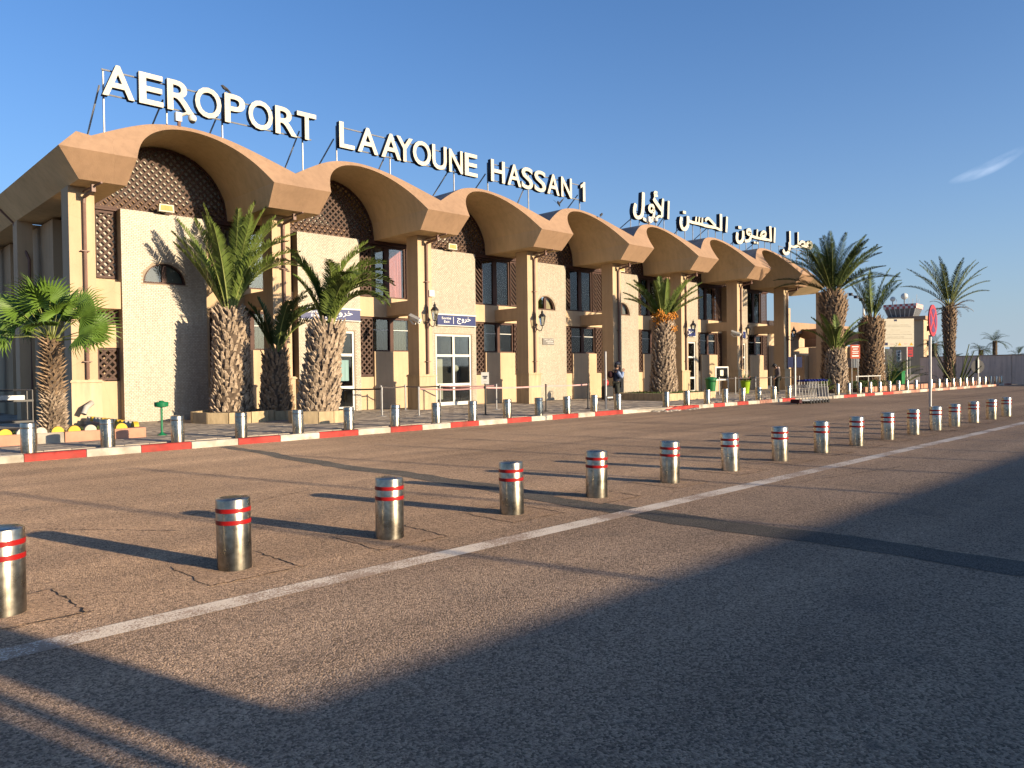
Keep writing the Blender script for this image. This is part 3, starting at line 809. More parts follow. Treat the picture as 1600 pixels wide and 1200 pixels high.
UC = {0: ('blind', 'blind'), 1: ('blind', 'blind'), 2: ('blind', 'curtain_pink'), 3: ('blind', 'curtain_teal'), 4: ('blind', 'blind'), 5: ('curtain_cream', 'curtain_cream'), 6: ('blind', 'curtain_ochre'), 7: ('blind', 'blind')}
for i, X in enumerate(cx):
    wl = MB()
    xl = X+.25 if i == 0 else X-1.8
    wl.box(xl, X+1.56, 25.85, 26.3, 3.85, 4.63)          # spandrel
    wl.box(X+.2 if i == 0 else X-.97, X+.9, 25.79, 26.3, .13, 2.46)             # pier under the lower window
    if i > 0: wl.box(X-1.8, X-.975, 25.85, 26.3, .13, 1.44)
    wl.box(X+.905, X+1.56, 25.85, 26.3, .13, 1.44)
    if i > 0: wl.box(X-1.8, X-1.58, 25.85, 26.3, 1.44, 3.85); wl.box(X-1.8, X-1.58, 25.85, 26.3, 4.63, 6.8)
    if i == 0: wl.box(X+.905, X+1.56, 25.85, 26.3, 2.49, 3.2)
    wl.build('window_wall', 'cream', term)
    if i == 0: wl2 = MB().box(X+.25, X+.93, 25.86, 26.3, 2.46, 6.8).build('window_wall', 'cream', term)
    MB().box(xl, X+1.56, 25.78, 25.98, 6.77, 6.9).build('head_beam', 'brown_wood', term)
    if i > 0: window(X-1.03, X+.70, 4.635, 6.765, 25.98, UC[i], (X-.34, X-.10))
    if i > 0: window(X-.98, X+.90, 2.465, 3.845, 25.98, ('blind', 'curtain_cream' if i == 3 else 'blind'), (X-.16, X+.06), rail=3.32)
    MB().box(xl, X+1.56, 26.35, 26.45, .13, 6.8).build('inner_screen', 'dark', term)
back = MB()
for k_, X in enumerate(cx[:7]):
    back.box(X+.95, X+5.05, 25.93, 25.99, 6.905, 7.27, 0)
    pr_f = [(.95, 7.28), (5.05, 7.28), (5.02, 7.5)]+[(6-x, z) for x, z in IL[1:-1]]+[(x, z) for x, z in reversed(IL[1:])]+[(.98, 7.5)]
    ybk = 25.94 if k_ == 0 else 26.6
    back.prism_xz([(X+x, z-.02) for x, z in pr_f], ybk, ybk+.08, 1)
back.box(cx[0]+.93, cx[0]+1.55, 25.99, 26.03, 4.64, 6.76, 1)
back.build('backing_wall', ['peach', 'backing'], term)
MB().box(8.0, 49.0, 30.0, 40.8, .13, 7.9).build('rear_block', 'cream', term)

# tiled panels ---------------------------------------------------------------
PANEL = {0: 'half', 1: 'door', 2: 'door', 3: 'half', 4: 'half', 5: 'door', 6: 'door'}
PZ = 6.81
tile_cache = {}
for i in range(7):
    X = cx[i]; x0, x1 = X+1.56, X+4.20; kind = PANEL[i]
    p = MB(); yp, yq = 25.512, 26.3
    if kind == 'half':
        wc = X+2.86 if i == 0 else X+2.76; wr = .67; wz = 4.55
        p.box(x0, x1, yp, yq, .13, wz); p.box(x0, wc-wr, yp, yq, wz, wz+wr); p.box(wc+wr, x1, yp, yq, wz, wz+wr); p.box(x0, x1, yp, yq, wz+wr, PZ)
        for sg in (-1, 1):
            arcp = [(wc+sg*wr*math.cos(t), wz+wr*math.sin(t)) for t in [math.pi/2*k/8 for k in range(9)]]
            for a, b_ in zip(arcp, arcp[1:]):
                q = [(a[0], a[1]), (b_[0], b_[1]), (b_[0], wz+wr), (a[0], wz+wr)]
                if sg > 0: q = q[::-1]
                p.prism_xz(q[::-1] if sg < 0 else q[::-1], yp, yq-.3)
    else:
        d0, d1, dz = X+1.92, X+3.93, 3.22
        p.box(x0, d0, yp, yq, .13, dz); p.box(d1, x1, yp, yq, .13, dz); p.box(x0, x1, yp, yq, dz, PZ)
    pan = p.build('tiled_panel', 'grout' if i < 7 else 'tile', term)
    tl = MB(); tw, th = .104, .054
    r_ = 0; z = .135
    while z < PZ-.03:
        xx = x0-(tw/2 if r_ % 2 else 0)
        while xx < x1:
            a, b_ = max(xx+.005, x0+.001), min(xx+tw-.005, x1-.001)
            zz0, zz1 = z+.004, min(z+th-.005, PZ)
            ok = b_-a > .02
            if kind == 'half':
                if zz1 > wz-.02 and zz0 < wz+wr+.02 and (max(abs(a-wc), abs(b_-wc)) < wr+.05 or min(abs(a-wc), abs(b_-wc)) < wr) and min(((a-wc)**2), ((b_-wc)**2))+max(zz0-wz, 0)**2 < (wr+.03)**2: ok = False
            elif a < d1+.01 and b_ > d0-.01 and zz0 < dz+.01: ok = False
            if ok:
                yy = 25.5+rr.uniform(-.002, .002)
                tl.add([(a, yy, zz0), (b_, yy, zz0), (b_, yy, zz1), (a, yy, zz1), (a, 25.515, zz0), (b_, 25.515, zz0), (b_, 25.515, zz1), (a, 25.515, zz1)],
                       [(0, 1, 2, 3), (0, 4, 5, 1), (1, 5, 6, 2), (2, 6, 7, 3), (3, 7, 4, 0)])
            xx += tw
        z += th; r_ += 1
    tag(tl.build('wall_tiles', 'tile', pan), kind='stuff')
    if kind == 'half':
        fm = MB(); ri = wr-.075; yA, yB = 25.57, 25.64
        A = [(wc+wr*math.cos(t), wz+wr*math.sin(t)) for t in [math.pi*k/18 for k in range(19)]]
        B = [(wc+ri*math.cos(t), wz+.06+ri*.96*math.sin(t)) for t in [math.pi*k/18 for k in range(19)]]
        for k in range(18): fm.prism_xz([A[k], B[k], B[k+1], A[k+1]], yA, yB)
        fm.box(wc-wr, wc+wr, yA-.012, yB, wz, wz+.06); fm.box(wc-.07, wc+.07, yA-.01, yB, wz+.06, wz+wr-.08)
        fr_ = fm.build('window', 'brown_wood', term)
        for sg in (-1, 1):
            pm = MB(); q = [(wc+sg*.07, wz+.06)]+[(wc+sg*(ri)*math.cos(t), wz+.06+ri*.96*math.sin(t)) for t in [1.46*k/10 for k in range(11)]]
            pm.add([(x, yB-.03, z) for x, z in q], [tuple(range(len(q)))])
            pm.build('pane', 'glass', fr_)
        MB().box(wc-wr, wc+wr, 25.72, 25.74, wz, wz+wr).build('curtain', 'blind' if i != 3 else 'curtain_cream', fr_)
    else:
        fm = MB(); ya, yb = 25.55, 25.63; t = .085; zm, zm2 = 2.30, 1.05
        fm.box(d0, d0+t, ya, yb, .15, dz); fm.box(d1-t, d1, ya, yb, .15, dz); fm.box(d0+t, d1-t, ya, yb, dz-t, dz)
        dc = (d0+d1)/2
        fm.box(dc-.055, dc+.055, ya-.01, yb, .15, dz-t)
        for a, b_ in ((d0+t, dc-.055), (dc+.055, d1-t)):
            fm.box(a, b_, ya, yb, zm-.05, zm+.05); fm.box(a, b_, ya, yb, zm2-.06, zm2+.05); fm.box(a, b_, ya, yb, .15, .30)
        dr = fm.build('entrance_door', 'white_paint', term)
        for a, b_ in ((d0+t, dc-.055), (dc+.055, d1-t)):
            for z0, z1 in ((.30, zm2-.06), (zm2+.05, zm-.05), (zm+.05, dz-t)):
                MB().box(a, b_, ya+.04, ya+.047, z0, z1).build('pane', 'glass', dr)
        MB().tube([(dc+.1, ya-.05, 1.15), (dc+.1, ya-.05, 1.6)], .016, 6).build('handle', 'black_metal', dr)
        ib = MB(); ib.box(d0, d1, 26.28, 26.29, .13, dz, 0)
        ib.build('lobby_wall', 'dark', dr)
        if i == 1:
            MB().box(d0+1.22, d0+1.75, ya-.006, ya-.002, 1.3, 2.1).build('notice', 'curtain_teal', dr)
        if i in (1, 2):
            fl = MB(); fl.box(d0+.1, d0+.75, 26.0, 26.02, .4, 2.2); fl.sphere((dc+.45, 26.0, 1.75), .16, 8, 6)
            fl.build('lobby_furniture', 'backing', dr)
# rest of the slats
tag(slat_rest.build('lattice_slats', 'lattice_wood', term), kind='stuff')

# left side of the terminal
b = MB()
b.box(7.4, 7.8, 26.3, 40.9, .13, 6.3); b.box(6.6, 7.38, 28.6, 31.6, .13, 6.81); b.box(6.6, 7.38, 35.0, 38.2, .13, 6.81); b.box(6.55, 7.38, 24.42, 28.59, 3.6, 4.4)
b.build('side_wall', 'cream', term)
MB().box(7.5, 7.7, 26.3, 40.9, 6.3, 6.895).build('side_lattice_back', 'brown_wood', term)
b = MB()
for k in range(90):
    y0 = 26.2+k*.16
    b.add([(7.45, y0, 6.3), (7.45, y0+.05, 6.3), (7.45, y0+.45, 6.88), (7.45, y0+.40, 6.88), (7.48, y0, 6.3), (7.48, y0+.05, 6.3), (7.48, y0+.45, 6.88), (7.48, y0+.40, 6.88)], [(0, 3, 2, 1), (4, 5, 6, 7), (0, 1, 5, 4), (3, 7, 6, 2)])
tag(b.build('side_slats', 'lattice_wood', term), kind='stuff')
for y0 in (30.1, 36.1):
    MB().box(5.88, 6.34, y0, y0+.6, .13, 6.897).build('side_column', 'cream', term)
dp = MB(); dp.tube([(5.9, 30.58, 6.88), (5.26, 30.58, 7.56)], .05, 6); dp.tube([(5.9, 30.58, 6.86), (6.2, 30.0, 5.6), (6.2, 30.0, .2)], .05, 6)
dp.build('drainpipe', 'pipe_brown', term)
fm = MB().box(7.34, 7.398, 38.6, 41, 2.8, 4.7); fm.box(7.33, 7.34, 39.7, 39.8, 2.8, 4.7)
sw = fm.build('window', 'brown_wood', term); MB().box(7.315, 7.325, 38.7, 39.68, 2.9, 4.6).build('pane', 'tower_glass', sw)

# ------------------------------------------------------------------ roof lettering
SY, SZ0, SZ1 = 24.2, 9.80, 10.74
WORDS = [('AEROPORT', [(6.89, 7.84), (7.9, 8.67), (8.72, 9.6), (9.57, 10.48), (10.52, 11.28), (11.32, 12.25), (12.27, 13.15), (13.08, 13.89)], [7.05, 8.85, 10.6, 13.48],
          'roof lettering reading AEROPORT, leftmost word above the first vault'),
         ('LAAYOUNE', [(14.75, 15.45), (15.52, 16.49), (16.56, 17.54), (17.26, 18.11), (18.04, 19.0), (19.0, 19.81), (19.87, 20.67), (20.71, 21.48)], [14.85, 17.2, 20.4],
          'roof lettering reading LAAYOUNE, above the second and third vaults'),
         ('HASSAN1', [(22.19, 23.08), (23.17, 24.08), (24.04, 24.84), (24.86, 25.69), (25.71, 26.61), (26.67, 27.49), (28.06, 28.47)], [22.3, 24.8, 28.35],
          'roof lettering reading HASSAN 1, above the fourth vault')]
def roof_z(x):
    u = (x-cx[0]) % SP
    for (a, za), (b_, zb) in zip(OU, OU[1:]):
        if a <= u <= b_: return za+(zb-za)*(u-a)/(b_-a+1e-9)
    return 8.1
def sign_frame(x0, x1, posts, parent, z0=SZ0, struts=True, pr_=.03):
    rl = MB()
    for z in (z0+.10, SZ1-.13): rl.tube([(x0, SY+.24, z), (x1, SY+.24, z)], .026, 6)
    rl.build('rail', 'galv', parent)
    for x in posts:
        MB().tube([(x, SY+.30, roof_z(x)-.05), (x, SY+.30, SZ1-.1)], pr_, 6).build('post', 'galv', parent)
        if struts:
            MB().tube([(x-.1, SY+.32, z0+.35), (x-.25, SY+1.5, roof_z(x-.25)-.03)], .028, 6).build('strut', 'galv', parent)
for word, ext, posts, lab in WORDS:
    t = thing('roof_sign', lab, 'roof sign', (ext[0][0], SY, SZ0), group='words of the roof lettering')
    for ch, (a, b_) in zip(word, ext):
        me = text_mesh(ch, ['letter_face', 'letter_side'], extrude=.1, offset=.014)
        zz0, zz1 = (SZ0-.015, SZ1+.015) if ch in 'OSU' else (SZ0, SZ1)
        if ch == '1':
            W_ = b_-a; m1 = MB(); sx0 = b_-.20
            m1.prism_xz([(sx0, 0), (b_, 0), (b_, 1), (b_-.13, 1), (sx0-.02, .90), (a+.0, .80), (a+.0, .64), (sx0, .74)], -.1, .1)
            me = m1.mesh('one', ['letter_face', 'letter_side'])
            for v in me.vertices: v.co = (v.co.x, v.co.z, -v.co.y)
        fit_text(me, a+.05, b_-.02, zz0, zz1, SY, .20)
        for v in me.vertices: v.co -= Vector(WLOC[t])
        link('letter', me, t)
    sign_frame(ext[0][0]+.1, ext[-1][1]-.1, posts, t)
ARW = [('first Arabic word of the roof lettering, above the fifth vault', [[(0.25, [(33.19, 10.98), (33.16, 10.5), (33.1, 9.95), (32.95, 9.67), (32.62, 9.58), (32.41, 9.74), (32.41, 10.02), (32.51, 10.28)])], [(0.2, [(34.13, 10.21), (34.01, 10.4), (33.76, 10.33), (33.71, 10.14), (33.9, 10.04), (34.13, 10.18), (34.11, 9.91), (33.97, 9.61), (33.66, 9.5), (33.33, 9.54), (33.14, 9.6)])], [(0.27, [(34.09, 10.79), (34.46, 10.52), (34.88, 10.24)]), (0.19, [(35.0, 10.91), (34.91, 10.31), (34.88, 9.89)]), (0.16, [(34.88, 9.89), (34.62, 9.91), (34.35, 9.76)]), (0.09, [(34.47, 11.16), (34.27, 11.16), (34.22, 11.03), (34.44, 11.05)]), (0.08, [(34.17, 10.92), (34.52, 11.0)])], [(0.21, [(35.54, 10.87), (35.48, 9.86)])]]),
       ('second Arabic word of the roof lettering, above the sixth vault', [[(0.26, [(36.75, 10.14), (36.67, 9.79), (36.82, 9.53), (37.09, 9.5), (37.34, 9.7), (37.4, 9.96), (37.39, 10.28)]), (0.26, [(36.9, 10.44), (37.2, 10.45)])], [(0.22, [(37.44, 10.02), (37.93, 9.98), (38.5, 9.99), (39.11, 9.97)]), (0.17, [(38.28, 10.36), (38.2, 10.01)]), (0.17, [(38.61, 10.39), (38.54, 10.02)]), (0.18, [(38.94, 10.39), (38.88, 10.0)])], [(0.21, [(39.23, 10.25), (39.53, 10.43), (39.85, 10.33), (40.39, 10.08)]), (0.24, [(39.08, 9.96), (39.67, 9.97), (40.34, 9.99)])], [(0.24, [(40.27, 10.0), (40.94, 9.92)]), (0.32, [(40.99, 10.88), (40.99, 9.87)])], [(0.25, [(41.71, 10.81), (41.6, 9.86)])]]),
       ('third Arabic word of the roof lettering, above the last vault', [[(0.29, [(42.88, 9.98), (42.8, 9.62), (42.97, 9.42), (43.3, 9.45), (43.54, 9.7), (43.58, 10.18)]), (0.29, [(42.99, 10.33), (43.35, 10.34)])], [(0.24, [(44.53, 10.17), (44.4, 10.34), (44.12, 10.26), (44.09, 10.1), (44.32, 10.03), (44.53, 10.14), (44.51, 9.88), (44.28, 9.65), (43.77, 9.56)])], [(0.24, [(44.53, 9.98), (45.05, 9.94), (45.54, 9.94)]), (0.21, [(45.4, 10.48), (45.33, 10.0)]), (0.21, [(44.94, 9.61), (45.15, 9.61)]), (0.21, [(45.29, 9.62), (45.5, 9.61)])], [(0.22, [(45.82, 10.06), (45.97, 10.3), (46.26, 10.44), (46.51, 10.35), (46.33, 10.15), (45.93, 10.14)]), (0.24, [(45.54, 9.94), (46.22, 9.96), (46.76, 9.97)])], [(0.25, [(46.73, 9.98), (47.2, 9.97)]), (0.36, [(47.14, 10.9), (47.2, 9.91)])], [(0.26, [(47.78, 10.89), (47.69, 9.89)])]]),
       ('last Arabic word of the roof lettering, partly behind the big palm crown', [[(0.29, [(49.78, 10.15), (49.79, 9.77), (49.57, 9.41), (49.14, 9.31), (48.83, 9.52)])], [(0.26, [(49.87, 10.9), (49.89, 9.87)]), (0.24, [(49.89, 9.87), (50.46, 9.88)])], [(0.23, [(51.09, 10.97), (51.09, 10.09)]), (0.23, [(50.46, 9.88), (51.15, 10.06), (51.57, 10.35), (52.04, 10.36), (52.07, 10.14), (51.24, 9.97)])], [(0.24, [(52.03, 10.09), (52.58, 10.09)]), (0.28, [(52.58, 10.09), (52.5, 10.32), (52.93, 10.48), (53.28, 10.32), (53.06, 10.08), (52.58, 10.09)])]])]

def ribbon(mb, pts, wd, y0, y1):
    P = [Vector(q) for q in pts]
    # smooth the line a little
    if len(P) > 2:
        Q = []
        for i in range(len(P)-1):
            a0 = P[max(i-1, 0)]; a1, a2 = P[i], P[i+1]; a3 = P[min(i+2, len(P)-1)]
            for k in range(4):
                t = k/4
                Q.append(.5*((2*a1)+(-a0+a2)*t+(2*a0-5*a1+4*a2-a3)*t*t+(-a0+3*a1-3*a2+a3)*t**3))
        P = Q+[P[-1]]
    L, Rr_ = [], []
    n = len(P)
    for i, q in enumerate(P):
        d = (P[min(i+1, n-1)]-P[max(i-1, 0)]).normalized(); nn = Vector((-d.y, d.x))
        ends = 1.0 if 0 < i < n-1 else .82
        # broad-nib pen: flat strokes come out thinner than upright ones
        wv = wd*.5*ends*(.72+.28*abs(d.y))
        L.append(q+nn*wv); Rr_.append(q-nn*wv)
    vs = [(q.x, y0, q.y) for q in L]+[(q.x, y0, q.y) for q in Rr_]+[(q.x, y1, q.y) for q in L]+[(q.x, y1, q.y) for q in Rr_]
    mb.add(vs, [(i, i+1, n+i+1, n+i) for i in range(n-1)], 0)
    mb.add(vs, [(2*n+i, 3*n+i, 3*n+i+1, 2*n+i+1) for i in range(n-1)]+[(i, 2*n+i, 2*n+i+1, i+1) for i in range(n-1)]+[(n+i, n+i+1, 3*n+i+1, 3*n+i) for i in range(n-1)]+[(0, n, 3*n, 2*n), (n-1, 3*n-1, 4*n-1, 2*n-1)], 1)
for lab, letters in ARW:
    allp = [q for st in letters for w_, P in st for q in P]
    a, b_ = min(q[0] for q in allp)-.1, max(q[0] for q in allp)+.1; z0 = min(q[1] for q in allp)
    t = thing('roof_sign', lab, 'roof sign', (a, SY, z0), group='words of the roof lettering')
    k = 0
    for st in letters:
        m_ = MB()
        for w_, P in st:
            ribbon(m_, P, max(w_, .16), SY+.003*k, SY+.24+.003*k); k += 1
        m_.build('letter', ['letter_face', 'letter_side'], t)
    rl = MB().tube([(a+.1, SY+.34, z0+.5), (b_-.1, SY+.34, z0+.5)], .022, 6); rl.build('rail', 'galv', t)
    nleg = int((b_-a)/.8)
    for k in range(nleg+1):
        x = a+.15+(b_-a-.3)*k/nleg
        zr = roof_z(x) if x < 48.2 else 8.1
        MB().tube([(x, SY+.32, zr-.05), (x, SY+.32, z0+.55)], .024, 6).build('post', 'galv', t)
        if k % 3 == 1: MB().tube([(x, SY+.34, z0+.5), (x-.3, SY+1.5, zr)], .026, 6).build('strut', 'galv', t)
# ledge that carries the last word beyond the corner beam
MB().box(48.75, 53.6, 24.3, 26.0, 7.95, 8.12).build('parapet_ledge', 'soffit', term)

# ------------------------------------------------------------------ signs, lamps and cameras on the facade
def exit_sign(x0, x1, z0, z1, lab, y=25.40):
    t = thing('exit_sign', lab, 'sign', ((x0+x1)/2, y, z0), group='blue exit signs over the doors')
    MB().box(x0, x1, y, y+.09, z0, z1).build('panel', 'blue_sign', t)
    fm = MB(); fm.box(x0-.02, x1+.02, y-.02, y+.10, z1, z1+.05); fm.box(x0-.02, x1+.02, y-.02, y+.10, z0-.03, z0)
    fm.build('frame', 'white_paint', t)
    W = x1-x0
    for body, a, b_, c, d in (('\uFE9D\uFEED\uFEAE\uFEA7', .50, .86, .16, .86), ('Sortie', .10, .34, .58, .82), ('Exit', .16, .30, .24, .46)):
        me = text_mesh(body, ['text_white'], 0.004)
        fit_text(me, x0+W*a, x0+W*b_, z0+(z1-z0)*c, z0+(z1-z0)*d, y-.012, .008)
        for v in me.vertices: v.co -= Vector(WLOC[t])
        link('lettering', me, t)
    MB().box(x0+W*.40, x0+W*.41, y-.006, y-.001, z0+.06, z1-.06).build('divider', 'text_white', t)
exit_sign(13.80, 16.33, 3.62, 4.03, 'blue exit sign over the white door behind the leaning palm')
exit_sign(20.15, 22.29, 3.6, 4.03, 'blue exit sign over the white double door, nearest fully visible one')
exit_sign(38.0, 39.95, 3.55, 4.0, 'blue exit sign just right of the palm with orange dates')
exit_sign(44.0, 45.95, 3.55, 4.0, 'blue exit sign half hidden behind the fourth lantern from the left')
t = thing('plaque', 'grey stone plaque with white writing on the tiled wall', 'plaque', (27.05, 25.49, 2.85))
MB().box(26.66, 27.45, 25.465, 25.495, 2.85, 3.17).build('panel', 'plaque', t)
for k, (a, b_) in enumerate(((.12, .95), (.3, .9), (.4, .95))):
    me = text_mesh('AEROPORT HASSAN' if k else '\uFEAD\uFE8E\uFEC4\uFEE3 \uFEE5\uFEEE\uFEF4\uFECC\uFEDF\uFE8D', ['text_white'], .002)
    fit_text(me, 26.66+.79*a, 26.66+.79*b_, 3.08-k*.085, 3.13-k*.085, 25.461, .003)
    for v in me.vertices: v.co -= Vector(WLOC[t])
    link('lettering', me, t)
def lantern(X, z, lab):
    t = thing('wall_lantern', lab, 'lantern', (X, 23.69, z), group='black lanterns on the columns')
    x, y = X, 23.69
    m_ = MB(); m_.lathe([(.05, z-.05), (.09, z+.03), (.06, z+.12), (.08, z+.22), (.03, z+.32)], (x, y-.04), 8)
    m_.tube([(x, y-.05, z+.12), (x, y-.16, z+.02), (x, y-.28, z-.06), (x, y-.40, z-.05), (x, y-.46, z+.06), (x, y-.46, z+.15)], .018, 6)
    m_.tube([(x, y-.05, z+.2), (x, y-.14, z+.26), (x, y-.2, z+.18)], .012, 5)
    m_.build('bracket', 'black_metal', t, smooth=True)
    yc = y-.46
    m_ = MB(); m_.lathe([(.03, z+.14), (.075, z+.16), (.08, z+.18)], (x, yc), 6); m_.lathe([(.165, z+.56), (.17, z+.58), (.09, z+.68), (.06, z+.70), (.05, z+.74), (.07, z+.76), (.02, z+.82), (.012, z+.9)], (x, yc), 6)
    for k in range(6):
        a = 2*math.pi*k/6
        m_.tube([(x+.08*math.cos(a), yc+.08*math.sin(a), z+.17), (x+.155*math.cos(a), yc+.155*math.sin(a), z+.57)], .009, 4)
    m_.build('cage', 'black_metal', t)
    MB().lathe([(.07, z+.18), (.143, z+.56)], (x, yc), 6, cap=False).build('glass', 'glass', t)
lantern(cx[2]+.10, 3.42, 'black wall lantern between the two nearest blue exit signs, leftmost of five')
lantern(cx[3]+.10, 3.42, 'black wall lantern above the barrier tape, left of the grey plaque')
lantern(cx[5]+.12, 3.42, 'black wall lantern directly right of the palm with orange dates')
lantern(cx[6]+.12, 3.42, 'black wall lantern above the lime flower pot')
lantern(cx[7]+.12, 3.42, 'black wall lantern on the last column, above the luggage trolleys')
def bullet_cam(x, y, z, lab):
    t = thing('security_camera', lab, 'security camera', (x, y, z), group='white bullet cameras')
    m_ = MB(); m_.tube([(x, y, z+.05), (x+.02, y-.5, z-.16)], .075, 10); m_.tube([(x-.005, y+.05, z+.13), (x+.02, y-.55, z-.09)], .085, 4)
    m_.build('housing', 'white_paint', t, smooth=True)
    MB().tube([(x+.02, y-.50, z-.16), (x+.021, y-.505, z-.163)], .05, 10).build('lens', 'black_plastic', t)
    MB().tube([(x, y+.1, z-.02), (x, y-.1, z-.2), (x+.03, y-.22, z-.2)], .035, 8).build('bracket', 'white_paint', t, smooth=True)
bullet_cam(17.55, 23.75, 3.66, 'white bullet camera under the tie beam left of the nearest lantern')
bullet_cam(41.55, 23.85, 3.70, 'white bullet camera on the column between the third and fourth lanterns')
def dome_cam(x, y, z, lab):
    t = thing('dome_camera', lab, 'dome camera', (x, y, z), group='dome cameras on the roof edge')
    MB().tube([(x-.15, y, z), (x-.15, y, z+.26)], .055, 8).build('mount', 'pipe_brown', t)
    m_ = MB(); m_.box(x-.26, x-.08, y-.06, y+.1, z+.2, z+.46); m_.tube([(x-.1, y, z+.4), (x+.05, y-.1, z+.46), (x+.16, y-.16, z+.42)], .05, 8); m_.sphere((x+.18, y-.18, z+.32), .13, 10, 7)
    m_.build('housing', 'white_paint', t, smooth=True)
    MB().sphere((x+.18, y-.18, z+.26), .10, 10, 6).build('dome', 'black_plastic', t, smooth=True)
dome_cam(9.05, 23.65, 9.1, 'white dome camera on the crest of the nearest vault')
dome_cam(33.05, 23.65, 9.1, 'dome camera on the crest of the fifth vault, under the Arabic letters')
def flood(x, lab):
    t = thing('floodlight', lab, 'floodlight', (x, 25.4, 6.81), group='floodlights on top of tiled panels')
    m_ = MB(); m_.prism_xz([(x-.24, 6.84), (x+.24, 6.84), (x+.22, 7.08), (x-.22, 7.08)], 25.22, 25.36); m_.build('housing', 'paper', t)
    MB().prism_xz([(x-.19, 6.88), (x+.19, 6.88), (x+.17, 7.04), (x-.17, 7.04)], 25.205, 25.218).build('lens', 'curtain_ochre', t)
    MB().box(x-.03, x+.03, 25.36, 25.6, 6.81, 6.95).build('bracket', 'black_metal', t)
flood(9.05, 'square floodlight on the nearest tiled panel, above the half-round window')
flood(20.9, 'square floodlight above the nearest fully visible exit sign')
flood(32.6, 'square floodlight on the fifth tiled panel, beside the palm with dates')
t = thing('junction_box', 'small white junction box above the leftmost lantern', 'junction box', (cx[2]+.28, 23.69, 4.55))
MB().box(cx[2]+.12, cx[2]+.38, 23.58, 23.688, 4.55, 4.80).build('box', 'paper', t); MB().box(cx[2]+.13, cx[2]+.37, 23.57, 23.58, 4.56, 4.79).build('lid', 'white_paint', t)

# ------------------------------------------------------------------ palms
def frond_mesh(L, e0, droop, seed, width=.42, mats=('frond', 'rachis'), dry=False, n=34, side=0.0, lw=1.0):
    rnd = random.Random(seed); mb = MB()
    pts = []; p = Vector((0, 0, 0))
    N = 14
    for i in range(N+1):
        s = i/N
        pts.append(p.copy())
        a = e0-droop*s**1.6
        p = p+Vector((math.cos(a), side*s*s, math.sin(a)))*(L/N)
    mb.tube(pts, [max(.006, .030*(1-i/N)) for i in range(N+1)], 4, 1, cap=False)
    for i in range(n):
        s = .13+.87*(i+rnd.random()*.6)/n
        k = min(int(s*N), N-1); f = s*N-k
        q = pts[k].lerp(pts[k+1], min(f, 1)); t = (pts[k+1]-pts[k]).normalized()
        nrm = Vector((-t.z, 0, t.x))
        ll = width*(math.sin(math.pi*min(1, .16+.82*s))**.7)*rnd.uniform(.85, 1.1)+.04
        for sg in (-1, 1):
            d = (t*rnd.uniform(.62, .85)+Vector((0, sg, 0))*rnd.uniform(.62, .85)+nrm*rnd.uniform(.15, .45)).normalized()
            tip = q+d*ll; tip.z -= ll*ll*.28*rnd.uniform(.4, 1.2)
            mid = q+d*ll*.5+nrm*.01
            wv = t.cross(d).normalized().cross(d).normalized()*rnd.uniform(.012, .018)*lw
            a0, a1 = q-wv*.6, q+wv*.6
            mb.add([a0, a1, mid+wv, mid-wv, tip], [(0, 1, 2, 3), (3, 2, 4)], 0)
    return mb.mesh('frond', list(mats))
FM = {}
def frond_lib(key, specs, mats, width):
    FM[key] = [frond_mesh(L, R(e), R(d), 100+i*7+hash(key) % 50, width, mats, side=sd_) for i, (L, e, d, sd_) in enumerate(specs)]
